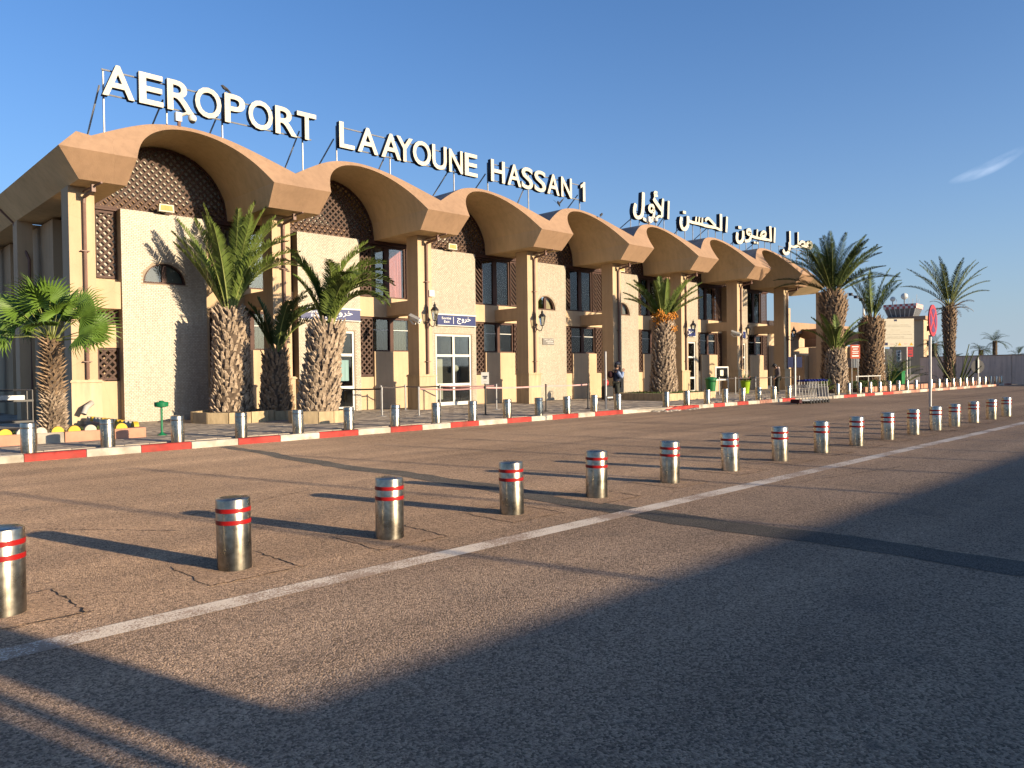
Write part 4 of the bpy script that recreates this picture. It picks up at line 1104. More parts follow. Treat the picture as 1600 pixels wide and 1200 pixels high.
def palm(name, label, cat, base, H, prof, crown, lean=(0, 0), boots=260, boot_mat='boot', boot_len=.13, group='palms by the terminal', z0=None, mats=('frond', 'rachis'), width=.45, seed=1, dates=None, nleaf=34, lw=1.15):
    rnd = random.Random(seed)
    t = thing(name, label, cat, base, group=group)
    bx, by_, bz = 0, 0, 0
    rings = []; n = 14; M = 12
    def cpt(s): return Vector((lean[0]*s**1.3, lean[1]*s**1.3, H*s))
    def rad(s):
        for (sa, ra), (sb, rb) in zip(prof, prof[1:]):
            if sa <= s <= sb: return ra+(rb-ra)*(s-sa)/(sb-sa)
        return prof[-1][1]
    tm = MB()
    vs = []
    for i in range(M+1):
        c = cpt(i/M); r_ = rad(i/M)
        for k in range(n): vs.append(c+Vector((r_*math.cos(2*math.pi*k/n), r_*math.sin(2*math.pi*k/n), 0))*rnd.uniform(.95, 1.04))
    fs = [(i*n+k, i*n+(k+1) % n, (i+1)*n+(k+1) % n, (i+1)*n+k) for i in range(M) for k in range(n)]+[tuple(range(M*n, M*n+n))]
    tm.add(vs, fs)
    tk = tm.build('trunk', 'trunk', t, world=False, smooth=True)
    bm_ = MB(); ga = 2.39996
    for i in range(boots):
        s = (i+.5)/boots; a = i*ga+rnd.uniform(-.15, .15); c = cpt(s); r_ = rad(s)
        o = Vector((math.cos(a), math.sin(a), 0)); tg = Vector((-math.sin(a), math.cos(a), 0))
        w_ = rnd.uniform(.045, .075)*min(1.25, r_/.5); l_ = boot_len*rnd.uniform(.7, 1.35)*(1.0+.5*max(0, s-.75)*4)
        upv = Vector((0, 0, 1)); p = c+o*(r_*.96)
        tip = p+o*l_*rnd.uniform(.45, .75)+upv*l_*rnd.uniform(.75, 1.2)+tg*rnd.uniform(-.04, .04)
        h = upv*rnd.uniform(.03, .05)
        A = [p-tg*w_-h, p+tg*w_-h, p+tg*w_*.9+h*1.8, p-tg*w_*.9+h*1.8]
        B = [tip-tg*w_*.45, tip+tg*w_*.45, tip+tg*w_*.4+h*.5-o*.015, tip-tg*w_*.4+h*.5-o*.015]
        bm_.add(A+B, [(0, 1, 5, 4), (1, 2, 6, 5), (2, 3, 7, 6), (3, 0, 4, 7), (4, 5, 6, 7)])
    tag(bm_.build('leaf_stubs', boot_mat, tk, world=False), kind='stuff')
    topc = cpt(1.0); rt_ = rad(1.0)
    for i, (scr, el, dr, L, *sd_) in enumerate(crown):
        az = R(scr-44)
        me = frond_mesh(L, R(el), R(dr), seed*100+i, width, mats, n=int(nleaf*1.5), side=sd_[0] if sd_ else 0, lw=lw)
        o = link('frond', me, t)
        o.location = topc+Vector((math.cos(az)*rt_*.35, math.sin(az)*rt_*.35, -.08+rnd.uniform(-.08, .05))); o.rotation_euler = (rnd.uniform(-.2, .2), 0, az)
    if dates:
        for i, (scr, rr_, dz) in enumerate(dates):
            az = R(scr-44); d = MB(); cc = topc+Vector((math.cos(az)*rr_, math.sin(az)*rr_, dz))
            for k in range(46):
                u = Vector((rnd.gauss(0, 1), rnd.gauss(0, 1), rnd.gauss(0, 1))).normalized()*rnd.uniform(.08, .22)
                u.z = u.z*1.25
                d.sphere(cc+u, rnd.uniform(.028, .045), 5, 4)
            d.build('date_cluster', 'dates', t, world=False)
    return t
def crown_rand(n, el, dr, L, seed, bias=None):
    rnd = random.Random(seed); out = []
    for i in range(n):
        out.append((i*137.5+rnd.uniform(-20, 20), rnd.uniform(*el), rnd.uniform(*dr), rnd.uniform(*L)))
    return out
# pale stone planters
def planter(label, c, r, h=.36, n=12, sq=1.0):
    t = thing('stone_planter', label, 'planter', (c[0], c[1], .13), group='round stone planters')
    for k in range(n):
        a0, a1 = 2*math.pi*(k+.02)/n, 2*math.pi*(k+.98)/n
        q = [(r*math.cos(a0), r*math.sin(a0)), (r*math.cos(a1), r*math.sin(a1)), ((r-.14)*math.cos(a1), (r-.14)*math.sin(a1)), ((r-.14)*math.cos(a0), (r-.14)*math.sin(a0))]
        MB().prism_xy(q, 0, h+rr.uniform(-.006, .006)).build('stone', 'planter_stone', t, world=False)
    MB().lathe([(r-.13, h-.06), (.02, h-.02)], (0, 0), n).build('soil', 'soil', t, world=False)
planter('stone planter at the foot of the tall upright palm', (10.2, 23.15), 1.25, .34)
planter('stone planter at the foot of the dark short palm', (11.55, 23.0), .66, .30)
planter('stone planter at the foot of the leaning palm', (11.72, 20.6), .88)
palm('date_palm', 'tall upright date palm in front of the nearest tiled panel', 'palm tree', (10.42, 23.75, .30), 3.35,
     [(0, .66), (.2, .61), (.5, .55), (.8, .53), (.93, .48), (1, .28)],
     [(180, 74, 22, 3.3), (165, 68, 30, 3.1), (200, 66, 22, 3.0), (140, 78, 20, 3.4), (95, 82, 25, 3.5), (30, 78, 45, 3.5), (10, 74, 62, 3.4), (350, 72, 75, 3.2), (330, 76, 50, 3.3), (300, 80, 30, 3.2), (270, 76, 25, 2.9), (240, 76, 22, 3.1), (60, 76, 50, 3.4), (20, 82, 26, 3.6), (0, 84, 18, 3.6), (190, 84, 14, 3.5), (340, 68, 90, 2.9), (215, 84, 12, 3.3), (5, 70, 78, 3.1), (25, 68, 92, 3.0), (185, 60, 18, 2.9), (0, 79, 38, 3.5), (280, 84, 20, 3.3)],
     boots=560, seed=11, width=.42, nleaf=48)
palm('date_palm', 'short dark-trunked palm between the upright and the leaning palm', 'palm tree', (11.55, 22.95, .36), 1.95,
     [(0, .50), (.25, .47), (.6, .40), (.9, .37), (1, .2)],
     [(10, 74, 110, 2.6), (350, 78, 120, 2.7), (30, 80, 90, 2.5), (0, 66, 120, 2.4), (180, 84, 20, 1.9), (200, 74, 25, 1.8), (330, 80, 70, 2.4), (15, 84, 60, 2.6), (300, 76, 50, 2.0), (190, 66, 20, 1.7)],
     boots=330, seed=23, boot_mat='boot_warm', mats=('frond_dark', 'rachis'), width=.40, nleaf=46)
palm('date_palm', 'palm with wind-swept arching crown and thick leaning trunk', 'palm tree', (11.72, 20.6, .40), 2.65,
     [(0, .56), (.15, .60), (.4, .52), (.62, .46), (.85, .52), (.95, .46), (1, .26)],
     [(0, 84, 100, 2.9), (10, 76, 125, 2.8), (350, 72, 140, 2.7), (20, 80, 125, 2.9), (340, 82, 110, 2.8), (30, 76, 120, 2.6), (5, 68, 138, 2.4), (355, 87, 85, 3.0), (60, 80, 100, 2.8), (320, 78, 110, 2.6), (200, 84, 45, 2.6), (180, 80, 40, 2.3), (160, 82, 50, 2.5), (90, 84, 75, 2.8), (270, 82, 75, 2.4), (15, 86, 105, 3.0), (345, 66, 130, 2.3), (185, 74, 35, 1.9), (300, 72, 95, 2.2), (0, 88, 60, 3.0), (195, 87, 60, 2.8)],
     lean=(.24, -.22), boots=560, seed=31, width=.42, nleaf=48, boot_len=.16)
pl_ = thing('rectangular_planter', 'low rectangular stone planter under the palm with orange dates', 'planter', (31.1, 21.5, .13))
for a, b_, c, d in ((29.1, 33.2, 20.0, 20.18), (29.1, 33.2, 22.9, 23.08), (29.1, 29.28, 20.19, 22.89), (33.02, 33.2, 20.19, 22.89)):
    nseg = max(2, int(max(b_-a, d-c)/.7))
    for k in range(nseg):
        if b_-a > d-c: MB().bevel_box(a+(b_-a)*k/nseg+.004, a+(b_-a)*(k+1)/nseg-.004, c, d, .13, .47).build('stone', 'planter_stone', pl_)
        else: MB().bevel_box(a, b_, c+(d-c)*k/nseg+.004, c+(d-c)*(k+1)/nseg-.004, .13, .47).build('stone', 'planter_stone', pl_)
MB().box(29.28, 33.02, 20.18, 22.9, .13, .40).build('soil', 'soil', pl_)
def tufts(name, area, n, h, z, mname, parent=None, seed=5, wid=.012):
    rnd = random.Random(seed); m_ = MB()
    for k in range(n):
        x, y_ = rnd.uniform(area[0], area[1]), rnd.uniform(area[2], area[3]); a = rnd.uniform(0, 6.28); hh = h*rnd.uniform(.5, 1.2)
        d = Vector((math.cos(a), math.sin(a), 0)); p = Vector((x, y_, z)); s_ = Vector((-d.y, d.x, 0))*wid
        m_.add([p-s_, p+s_, p+d*hh*.3+Vector((0, 0, hh*.7))+s_*.7, p+d*hh*.3+Vector((0, 0, hh*.7))-s_*.7, p+d*hh*.7+Vector((0, 0, hh))], [(0, 1, 2, 3), (3, 2, 4)])
    return tag(m_.build(name, mname, parent), kind='stuff')
tufts('grass', (29.35, 32.95, 20.25, 22.8), 1800, .14, .39, 'grass', seed=8)
palm('date_palm', 'date palm with bright orange date clusters at its neck', 'palm tree', (31.05, 21.55, .42), 3.6,
     [(0, .66), (.2, .60), (.5, .54), (.8, .52), (.95, .46), (1, .3)],
     [(180, 60, 35, 2.6), (165, 50, 30, 2.4), (200, 66, 30, 2.5), (0, 56, 30, 2.6), (15, 48, 25, 2.4), (350, 66, 30, 2.5), (270, 74, 20, 2.2), (90, 78, 20, 2.4), (230, 70, 25, 2.2), (310, 70, 25, 2.3), (40, 62, 35, 2.4), (140, 64, 35, 2.4), (190, 42, 40, 2.2), (345, 44, 35, 2.1)],
     boots=520, seed=41, width=.40, dates=[(215, .46, -.16), (262, .52, .0), (300, .48, .1), (320, .52, -.5), (190, .45, .12), (345, .5, .2), (240, .5, .22)], nleaf=44)
palm('date_palm', 'biggest date palm with full dense crown at the terminal end', 'palm tree', (45.9, 19.6, .13), 6.0,
     [(0, .68), (.3, .60), (.62, .54), (.72, .66), (.82, .79), (.93, .70), (1, .38)],
     crown_rand(46, (22, 84), (15, 55), (3.3, 4.0), 51), boots=620, seed=52, width=.50, mats=('frond_dark', 'rachis'), boot_mat='boot_warm', boot_len=.2, nleaf=44)
palm('date_palm', 'small young palm in front of the biggest palm, behind the trolleys', 'palm tree', (43.2, 18.3, .13), 2.4,
     [(0, .62), (.5, .62), (.85, .5), (1, .26)],
     [(180, 66, 30, 2.4), (160, 58, 60, 2.3), (200, 74, 25, 2.3), (0, 62, 50, 2.4), (20, 50, 60, 2.3), (340, 70, 40, 2.3), (270, 70, 60, 2.0), (90, 76, 30, 2.4), (10, 40, 60, 2.1), (230, 64, 50, 2.1)],
     boots=340, seed=61, width=.38, nleaf=40)
palm('date_palm', 'stout palm with narrow upright crown left of the white billboard', 'palm tree', (49.7, 18.8, .13), 4.5,
     [(0, .80), (.3, .68), (.55, .66), (.75, .74), (.9, .72), (1, .34)],
     [(180, 76, 25, 3.2), (170, 68, 20, 2.9), (195, 82, 18, 3.3), (0, 72, 25, 3.3), (10, 60, 25, 3.0), (350, 80, 25, 3.4), (270, 80, 20, 3.0), (90, 82, 15, 3.3), (20, 66, 30, 3.0), (340, 74, 30, 3.1), (185, 84, 60, 3.3), (5, 84, 90, 3.4)],
     boots=560, seed=71, width=.42, boot_mat='boot_warm', boot_len=.17, nleaf=40)
p9 = palm('date_palm', 'slender date palm standing alone in front of the grey wall', 'palm tree', (62.1, 17.95, .13), 5.9,
     [(0, .46), (.1, .38), (.5, .34), (.75, .44), (.9, .43), (.97, .32), (1, .2)],
     [(180, 40, 50, 3.9), (190, 50, 40, 3.8), (170, 58, 30, 4.0), (195, 64, 30, 4.0), (160, 70, 25, 4.0), (0, 46, 45, 3.7), (12, 54, 40, 3.8), (350, 60, 35, 3.8), (20, 66, 30, 3.9), (340, 72, 25, 3.9), (270, 70, 30, 3.5), (90, 78, 25, 3.9), (230, 66, 30, 3.6), (310, 68, 30, 3.6), (120, 70, 30, 3.8), (60, 72, 30, 3.8), (205, 76, 20, 3.8), (30, 78, 20, 3.8), (5, 36, 45, 3.4)],
     boots=430, seed=81, width=.42, mats=('frond_far', 'rachis'), boot_mat='boot_warm', boot_len=.16, nleaf=38)
for i in range(16):
    me = frond_mesh(1.5, R(random.uniform(-10, 50)), R(70), 900+i, .2, ('dry_frond', 'dry_frond'), n=14)
    o = link('dry_frond', me, p9); a = i*2.4; o.location = (math.cos(a)*.25, math.sin(a)*.25, 5.55+random.uniform(-.2, .3)); o.rotation_euler = (0, 0, a)
# far palms behind the wall
def far_palm(label, x, y_, h, r_, n, seed):
    t = palm('far_palm', label, 'palm tree', (x, y_, 0), h, [(0, .45), (1, .40)], crown_rand(n, (-35, 70), (30, 90), (r_*.9, r_*1.1), seed), boots=40, seed=seed, group='far palms behind the grey wall', mats=('frond_dark', 'frond_dark'), width=.75, boot_len=.25, nleaf=16)
far_palm('tallest far palm showing over the grey wall, near the right edge', 172.6, 41.8, 6.3, 2.9, 18, 91)
far_palm('low far palm beside the tallest one over the grey wall', 170.2, 43.6, 4.6, 2.0, 14, 92)
far_palm('far palm seen between the no-stopping sign and the slender palm', 131.0, 40.0, 5.1, 2.3, 16, 93)
far_palm('far palm top at the right edge of the wall', 176.5, 38.8, 3.6, 2.2, 14, 94)
far_palm('tiny far palm top over the wall, left of the tallest far palm', 168.0, 47.5, 2.9, 1.6, 12, 95)
# shoots round the slender palm
t = thing('yucca_shrub', 'bare upright yucca shoots round the foot of the slender palm', 'shrub', (62.1, 17.5, .13))
rnd = random.Random(12)
for k in range(11):
    a = R(k*33-44); sp2 = rnd.uniform(.7, 2.3); h = rnd.uniform(1.2, 3.4) if k % 2 else rnd.uniform(1.6, 4.6)*.7
    m_ = MB(); P = [Vector((math.cos(a)*.3, math.sin(a)*.3, 0)), Vector((math.cos(a)*sp2*.5, math.sin(a)*sp2*.5, h*.45)), Vector((math.cos(a)*sp2*.9, math.sin(a)*sp2*.9, h))]
    m_.tube(P, [.06, .05, .03], 5)
    for j in range(40):
        s_ = rnd.random(); q = P[0].lerp(P[1], s_*2) if s_ < .5 else P[1].lerp(P[2], s_*2-1)
        d = Vector((rnd.gauss(0, 1), rnd.gauss(0, 1), rnd.uniform(.2, 1.4))).normalized()*rnd.uniform(.12, .26); sd2 = d.cross(Vector((0, 0, 1))).normalized()*.014
        m_.add([q-sd2, q+sd2, q+d], [(0, 1, 2)])
    m_.build('shoot', 'frond_far', t, world=False)
def bush(label, x, y_, h, r_, n, seed, mname='hedge', name='young_palm', cat='plant'):
    t = thing(name, label, cat, (x, y_, .13)); rnd = random.Random(seed)
    for k in range(n):
        me = frond_mesh(h*rnd.uniform(.9, 1.25), R(rnd.uniform(35, 85)), R(rnd.uniform(20, 80)), seed*50+k, r_, ('frond', 'rachis'), n=22)
        o = link('frond', me, t); o.rotation_euler = (0, 0, rnd.uniform(0, 6.28)); o.location = (rnd.uniform(-.1, .1), rnd.uniform(-.1, .1), 0)
bush('young palm with feathery leaves under the billboard', 60.7, 20.7, 2.1, .35, 12, 131)
bush('young palm in the bed between the stout palm and the billboard post', 55.8, 19.9, 2.7, .35, 9, 132)

# fan palm in the flower bed
t = thing('fan_palm', 'fan palm with round pleated leaves in the flower bed, far left', 'palm tree', (4.58, 20.2, .26))
rnd = random.Random(17)
H = 2.2; prof = [(0, .27), (.25, .24), (.45, .20), (.75, .15), (1, .12)]
tm = MB(); tm.lathe([(r_, s_*H) for s_, r_ in prof], (0, 0), 12); tk = tm.build('trunk', 'trunk', t, world=False, smooth=True)
for part_, (s0, s1, mname, cnt, ln_) in {'lower': (0, .45, 'boot', 260, .10), 'upper': (.42, 1.0, 'boot_warm', 170, .17)}.items():
    bm_ = MB()
    for i in range(cnt):
        s = s0+(s1-s0)*(i+.5)/cnt; a = i*2.39996
        r_ = [ra+(rb-ra)*(s-sa)/(sb-sa) for (sa, ra), (sb, rb) in zip(prof, prof[1:]) if sa <= s <= sb][0]
        o_ = Vector((math.cos(a), math.sin(a), 0)); tg = Vector((-math.sin(a), math.cos(a), 0)); p = o_*r_*.95+Vector((0, 0, s*H))
        l_ = ln_*rnd.uniform(.7, 1.4); tip = p+o_*l_*rnd.uniform(.7, 1.1)+Vector((0, 0, l_*rnd.uniform(.3, .9)))+tg*rnd.uniform(-.04, .04); w_ = rnd.uniform(.025, .045)
        h = Vector((0, 0, .025))
        bm_.add([p-tg*w_-h, p+tg*w_-h, p+h*1.5, tip], [(0, 1, 3), (1, 2, 3), (2, 0, 3)])
    tag(bm_.build('leaf_stubs', mname, tk, world=False), kind='stuff')
def fan_leaf(Rr, seed, pet):
    rnd = random.Random(seed); m_ = MB()
    m_.tube([(0, 0, 0), (pet*.5, 0, .03), (pet, 0, 0)], [.02, .014, .010], 4, 1)
    n = 24; span = R(245)
    c = Vector((pet, 0, 0))
    for k in range(n):
        a0 = -span/2+span*k/n; a1 = -span/2+span*(k+1)/n; am = (a0+a1)/2
        rl = Rr*(.82+.18*math.cos(am*.8))*rnd.uniform(.93, 1.05); rf = rl*.56
        z_ = lambda r_: -.10*(r_/Rr)**2*Rr*2
        pt = lambda a, r_, lift=0: c+Vector((r_*math.cos(a), r_*math.sin(a), z_(r_)+lift))
        m_.add([c, pt(a0, rf*.5), pt(am, rf*.5, .012), pt(a1, rf*.5), pt(a0, rf), pt(am, rf, .022), pt(a1, rf)], [(0, 1, 2), (0, 2, 3), (1, 4, 5, 2), (2, 5, 6, 3)], 0)
        tipz = -rnd.uniform(.0, .16)*Rr
        m_.add([pt(a0+.015, rf), pt(am, rf, .022), pt(a1-.015, rf), pt(am-.030, (rf+rl)/2, .012), pt(am+.030, (rf+rl)/2, .012), pt(am+rnd.uniform(-.03, .03), rl, tipz)], [(0, 1, 3), (1, 2, 4), (1, 4, 3), (3, 4, 5)], 0)
    return m_.mesh('fan_leaf', ['fan_leaf', 'rachis'])
FL = [(230, 78, .72), (265, 62, .72), (300, 74, .64), (330, 52, .66), (350, 34, .72), (10, 20, .68), (200, 48, .72), (180, 26, .76), (170, 58, .68), (150, 32, .62), (90, 74, .66), (110, 40, .62), (60, 46, .64), (30, 60, .68), (255, 18, .60), (290, 12, .58), (215, 6, .62), (335, 4, .62), (190, 0, .58), (0, 2, .56), (245, 86, .60), (310, 36, .62), (140, 70, .66)]
for i, (scr, el, Rr) in enumerate(FL):
    me = fan_leaf(Rr, 300+i, rnd.uniform(.72, .95))
    o = link('fan_leaf', me, t)
    az = R(scr-44)
    tilt = R(rnd.uniform(30, 62)) if el > 0 else R(15)
    o.matrix_basis = Matrix.Translation((math.cos(az)*.08, math.sin(az)*.08, H-.05+rnd.uniform(0, .15))) @ Matrix.Rotation(az, 4, 'Z') @ Matrix.Rotation(-R(el), 4, 'Y') @ Matrix.Rotation((1 if math.cos(R(scr)) > 0 else -1)*abs(math.cos(R(scr)))*R(rnd.uniform(25, 75))+rnd.uniform(-.3, .3), 4, 'X')

# ------------------------------------------------------------------ flower bed at far left
bed = thing('flower_bed', 'flower bed edged with pink kerb blocks, far left', 'flower bed', (4.5, 20.5, .13))
MB().box(-2.2, 6.12, 19.32, 23.4, .13, .27).build('soil', 'soil', bed)
for k, x in enumerate([-2.4, -1.3, -.2, .9, 2.0, 3.1, 4.02, 5.2]):
    x1 = [-1.3, -.2, .9, 2.0, 3.1, 4.02, 4.55, 6.28][k] if k < 7 else 6.28
    if k == 7: x = 4.56
    if k == 6: x, x1 = 4.02, 4.55
    MB().bevel_box(x+.006, x1-.006, 19.12, 19.30, .13, .37).build('edging_block', 'kerb_pink' if k != 6 else 'concrete', bed)
for k in range(6):
    MB().bevel_box(6.10, 6.28, 19.31+k*.72, 20.02+k*.72, .13, .37).build('edging_block', 'concrete' if k % 2 else 'kerb_pink', bed)
def halfround(x, y_, along_x, mname):
    m_ = MB(); r_ = .125; n = 10
    P = [(r_*math.cos(math.pi*k/n), r_*math.sin(math.pi*k/n)) for k in range(n+1)]
    if along_x: m_.prism_xz([(x+a, .37+b_) for a, b_ in P][::-1], y_-.055, y_+.055)
    else:
        q = [(y_+a, .37+b_) for a, b_ in P]
        m_.add([(x-.055, a, b_) for a, b_ in q]+[(x+.055, a, b_) for a, b_ in q], [tuple(range(n, -1, -1)), tuple(range(n+1, 2*n+2))]+[(i, i+1, n+2+i, n+1+i) for i in range(n)])
    m_.build('edging_stone', mname, bed)
seq = ['yellow', 'kerb_white', 'kerb_white', 'yellow', 'kerb_white', 'kerb_white', 'yellow', 'yellow', 'kerb_white', 'kerb_white', 'yellow']
for k in range(22): halfround(-1.2+.33*k+.03, 19.24, True, seq[k % 11])
for k in range(13): halfround(6.19, 19.62+.31*k, False, seq[(k+3) % 11])
tufts('grass', (-2, 6.0, 19.4, 20.6), 3200, .13, .26, 'grass', seed=9)
# rack behind the fan palm
t = thing('metal_rack', 'black metal rack standing behind the fan palm trunk', 'rack', (4.0, 22.6, .13))
m_ = MB()
for x in (3.70, 4.65):
    for y_ in (22.5, 23.1): m_.tube([(x, y_, .13), (x, y_, 1.28)], .022, 6)
m_.build('legs', 'black_metal', t)
m_ = MB()
for z in (.45, .98): m_.box(3.68, 4.67, 22.48, 23.12, z, z+.05)
m_.build('shelf', 'black_metal', t); MB().tube([(3.7, 22.5, 1.27), (4.65, 22.5, 1.27), (4.65, 23.1, 1.27), (3.7, 23.1, 1.27), (3.7, 22.5, 1.27)], .02, 6).build('top_rail', 'black_metal', t)
MB().box(3.8, 4.5, 22.6, 23.0, 1.03, 1.14).build('tray', 'galv', t)
# green ashtray stand
t = thing('ashtray_stand', 'green pedestal ashtray with a round dish on the pavement', 'ashtray', (6.72, 19.35, .13))
MB().lathe([(.12, 0), (.12, .015), (.05, .05), (.028, .09), (.026, .70)], (0, 0), 12).build('post', 'green', t, world=False, smooth=True)
MB().lathe([(.05, .69), (.155, .71), (.165, .80), (.15, .82), (.06, .83), (.05, .85), (.02, .86)], (0, 0), 18).build('dish', 'green', t, world=False, smooth=True)

# ------------------------------------------------------------------ bollards
def bollard_mesh():
    m_ = MB(); m_.lathe([(.137, 0), (.137, .572), (.133, .582), (.118, .588), (.06, .592), (.01, .593)], (0, 0), 28); return m_.mesh('steel_post', 'steel', smooth=True)
bm0 = bollard_mesh()
bandm = MB().lathe([(.1385, -.018), (.1395, -.017), (.1395, .017), (.1385, .018)], (0, 0), 28, cap=False).mesh('band', 'red_band', smooth=True)
root = None
for i, X in enumerate(BX):
    lab = '%s red-banded steel bollard from the left, beside the white line' % ORD[i]
    loc = (X, by(X), 0)
    if root is None:
        root = thing('striped_bollard', lab, 'bollard', loc, group='red-banded bollards along the white line')
        link('post', bm0, root)
        for z in (.492, .395): o = link('band', bandm, root); o.location = (0, 0, z)
    else:
        r_ = dup(root, loc, rr.uniform(0, 6.28), lab); r_.rotation_euler = (rr.uniform(-.014, .014), rr.uniform(-.014, .014), rr.uniform(0, 6.28))
KBX = [3.46, 4.88, 6.3, 7.75, 9.22, 10.68, 12.15, 13.6, 15.0, 16.45, 17.9, 19.3, 20.75, 22.12, 25.0, 26.45, 27.95, 29.4, 30.85, 32.3, 33.75, 35.25]
capm = MB().lathe([(.1372, -.02), (.1378, -.019), (.1378, .019), (.1372, .02)], (0, 0), 28, cap=False).mesh('collar', 'steel', smooth=True)
root = None
for i, X in enumerate(KBX):
    lab = '%s plain steel bollard from the left, behind the red and white kerb' % ORD[i]
    loc = (X, (ky(X) if X < 24 else 16.80)+.44, .125)
    if root is None:
        root = thing('kerb_bollard', lab, 'bollard', loc, group='plain steel bollards behind the kerb')
        link('post', bm0, root); o = link('collar', capm, root); o.location = (0, 0, .50)
    else:
        r_ = dup(root, loc, 0, lab); r_.rotation_euler = (rr.uniform(-.02, .02), rr.uniform(-.02, .02), rr.uniform(0, 6.28))
FBX = [39.6, 40.95, 42.3, 43.7, 45.0, 46.4, 47.75, 49.1, 50.5, 53.1, 54.5, 55.9, 57.3, 58.6, 60.0, 61.3, 62.8, 64.2, 65.6, 67.0, 68.3]
root = None
for i, X in enumerate(FBX):
    lab = '%s slim bollard from the left along the faded far kerb' % ORD[i]
    loc = (X, kf(X)+.42, .13)
    if root is None:
        root = tag(link('far_bollard', MB().lathe([(.115, -.01), (.115, .58), (.10, .61), (.02, .62)], (0, 0), 14).mesh('far_bollard', 'steel', smooth=True)), lab, 'bollard', 'slim bollards along the far kerb'); root.location = loc
    else:
        o = root.copy(); COL.objects.link(o); o.location = loc; o['label'] = lab

# ------------------------------------------------------------------ barrier posts and belts
def stanchion(x, y_, lab, mname, h=.98, sign=False, grp='barrier posts on the pavement'):
    t = thing('barrier_post', lab, 'barrier post', (x, y_, .13), group=grp)
    MB().lathe([(.17, 0), (.17, .012), (.06, .03), (.04, .04)], (0, 0), 16).build('base', mname, t, world=False, smooth=True)
    MB().lathe([(.028, .03), (.028, h-.1), (.036, h-.1), (.036, h), (.02, h+.012)], (0, 0), 10).build('post', mname, t, world=False, smooth=True)
    if sign:
        MB().box(-.02, .02, -.01, .01, h, h+.08).build('clip', 'black_metal', t, world=False)
        ang = R(-44); u = Vector((math.cos(ang), math.sin(ang), 0)); n_ = Vector((u.y, -u.x, 0))
        def pl(a, b_, c, d, off, nm, m2):
            P = [u*a+Vector((0, 0, c)), u*b_+Vector((0, 0, c)), u*b_+Vector((0, 0, d)), u*a+Vector((0, 0, d))]
            m_ = MB(); k = n_*off; th = n_*-.008
            m_.add([p+k for p in P]+[p+k+th for p in P], [(0, 1, 2, 3), (7, 6, 5, 4), (0, 4, 5, 1), (1, 5, 6, 2), (2, 6, 7, 3), (3, 7, 4, 0)]); m_.build(nm, m2, t, world=False)
        pl(-.13, .13, h+.06, h+.46, 0, 'sign_plate', 'white_paint'); pl(-.08, .08, h+.30, h+.34, .004, 'symbol', 'ink'); pl(-.05, .05, h+.24, h+.29, .004, 'symbol', 'ink'); pl(-.06, .06, h+.13, h+.15, .004, 'symbol', 'text_grey')
    return t
front_b = [(14.55, 21.4, 'galv'), (15.26, 20.3, 'galv'), (16.97, 18.9, 'black_metal'), (19.7, 18.7, 'black_metal'), (22.0, 18.7, 'black_metal')]
back_b = [(14.2, 24.2, 'galv'), (16.35, 24.1, 'galv'), (17.4, 24.0, 'galv'), (18.23, 22.9, 'galv'), (19.6, 21.2, 'galv')]
FLab = ['steel barrier post between the leaning palm and the fifth column of bollards', 'steel barrier post at the left end of the pink tape', 'black barrier post carrying the small white sign', 'black barrier post in the middle of the pink tape, right of the white sign', 'black barrier post at the right end of the pink tape']
BLab = ['steel barrier post half hidden behind the leaning palm trunk', 'steel barrier post in the back row left of the nearest lantern column', 'steel barrier post in front of the column with the leftmost lantern', 'steel barrier post in front of the white double door', 'steel barrier post just right of the white double door']
FLab[0] = 'steel barrier post nearest the leaning palm, front row'
for i, (x, y_, m2) in enumerate(front_b): stanchion(x, y_, FLab[i], m2, .98, sign=(i == 2))
for i, (x, y_, m2) in enumerate(back_b): stanchion(x, y_, BLab[i], m2, .98)
def belt(p, q, mname, lab, sag=.03, z=1.03, hgt=.05):
    m_ = MB(); n = 10
    P = [Vector((p[0]+(q[0]-p[0])*i/n, p[1]+(q[1]-p[1])*i/n, z-sag*math.sin(math.pi*i/n))) for i in range(n+1)]
    d = (Vector(q[:2])-Vector(p[:2])).normalized(); nn = Vector((-d.y, d.x, 0))*.004
    for a, b_ in zip(P, P[1:]):
        h = Vector((0, 0, hgt))
        m_.add([a-nn, b_-nn, b_-nn+h, a-nn+h, a+nn, b_+nn, b_+nn+h, a+nn+h], [(0, 1, 2, 3), (7, 6, 5, 4), (3, 2, 6, 7), (0, 4, 5, 1)])
    return tag(m_.build('barrier_belt', mname), lab, 'barrier belt')
fb = [b_[:2] for b_ in front_b]; bb_ = [b_[:2] for b_ in back_b]
belt(bb_[0], fb[0], 'belt', 'dark belt stretched right of the leaning palm trunk')
belt(bb_[1], bb_[2], 'belt', 'dark belt left of the column with the leftmost lantern'); belt(bb_[2], bb_[3], 'belt', 'dark belt across the column with the leftmost lantern')
belt(fb[1], fb[2], 'tape', 'pink tape from the left end post to the white sign', .05); belt(fb[2], fb[3], 'tape', 'pink tape right of the small white sign', .03); belt(fb[3], fb[4], 'tape', 'rightmost length of pink tape ending by the thin silver pole', .02)
belt(bb_[3], bb_[4], 'tape', 'pink tape crossing in front of the white double door', .03)
g2 = [(36.9, 22.0), (37.74, 21.5), (39.4, 21.2), (40.4, 20.8), (41.8, 19.8)]
for i, (x, y_) in enumerate(g2):
    stanchion(x, y_, '%s barrier post from the left in the far queue by the lime pot' % ORD[i], 'galv', grp='barrier posts of the far queue')
for i, (a, b_) in enumerate(zip(g2, g2[1:])): belt(a, b_, 'belt', '%s dark belt from the left in the far queue by the lime pot' % ORD[i])
t = thing('white_railing', 'white railing in front of the stout palm, right of the trolleys', 'railing', (46.5, 18.0, .13))
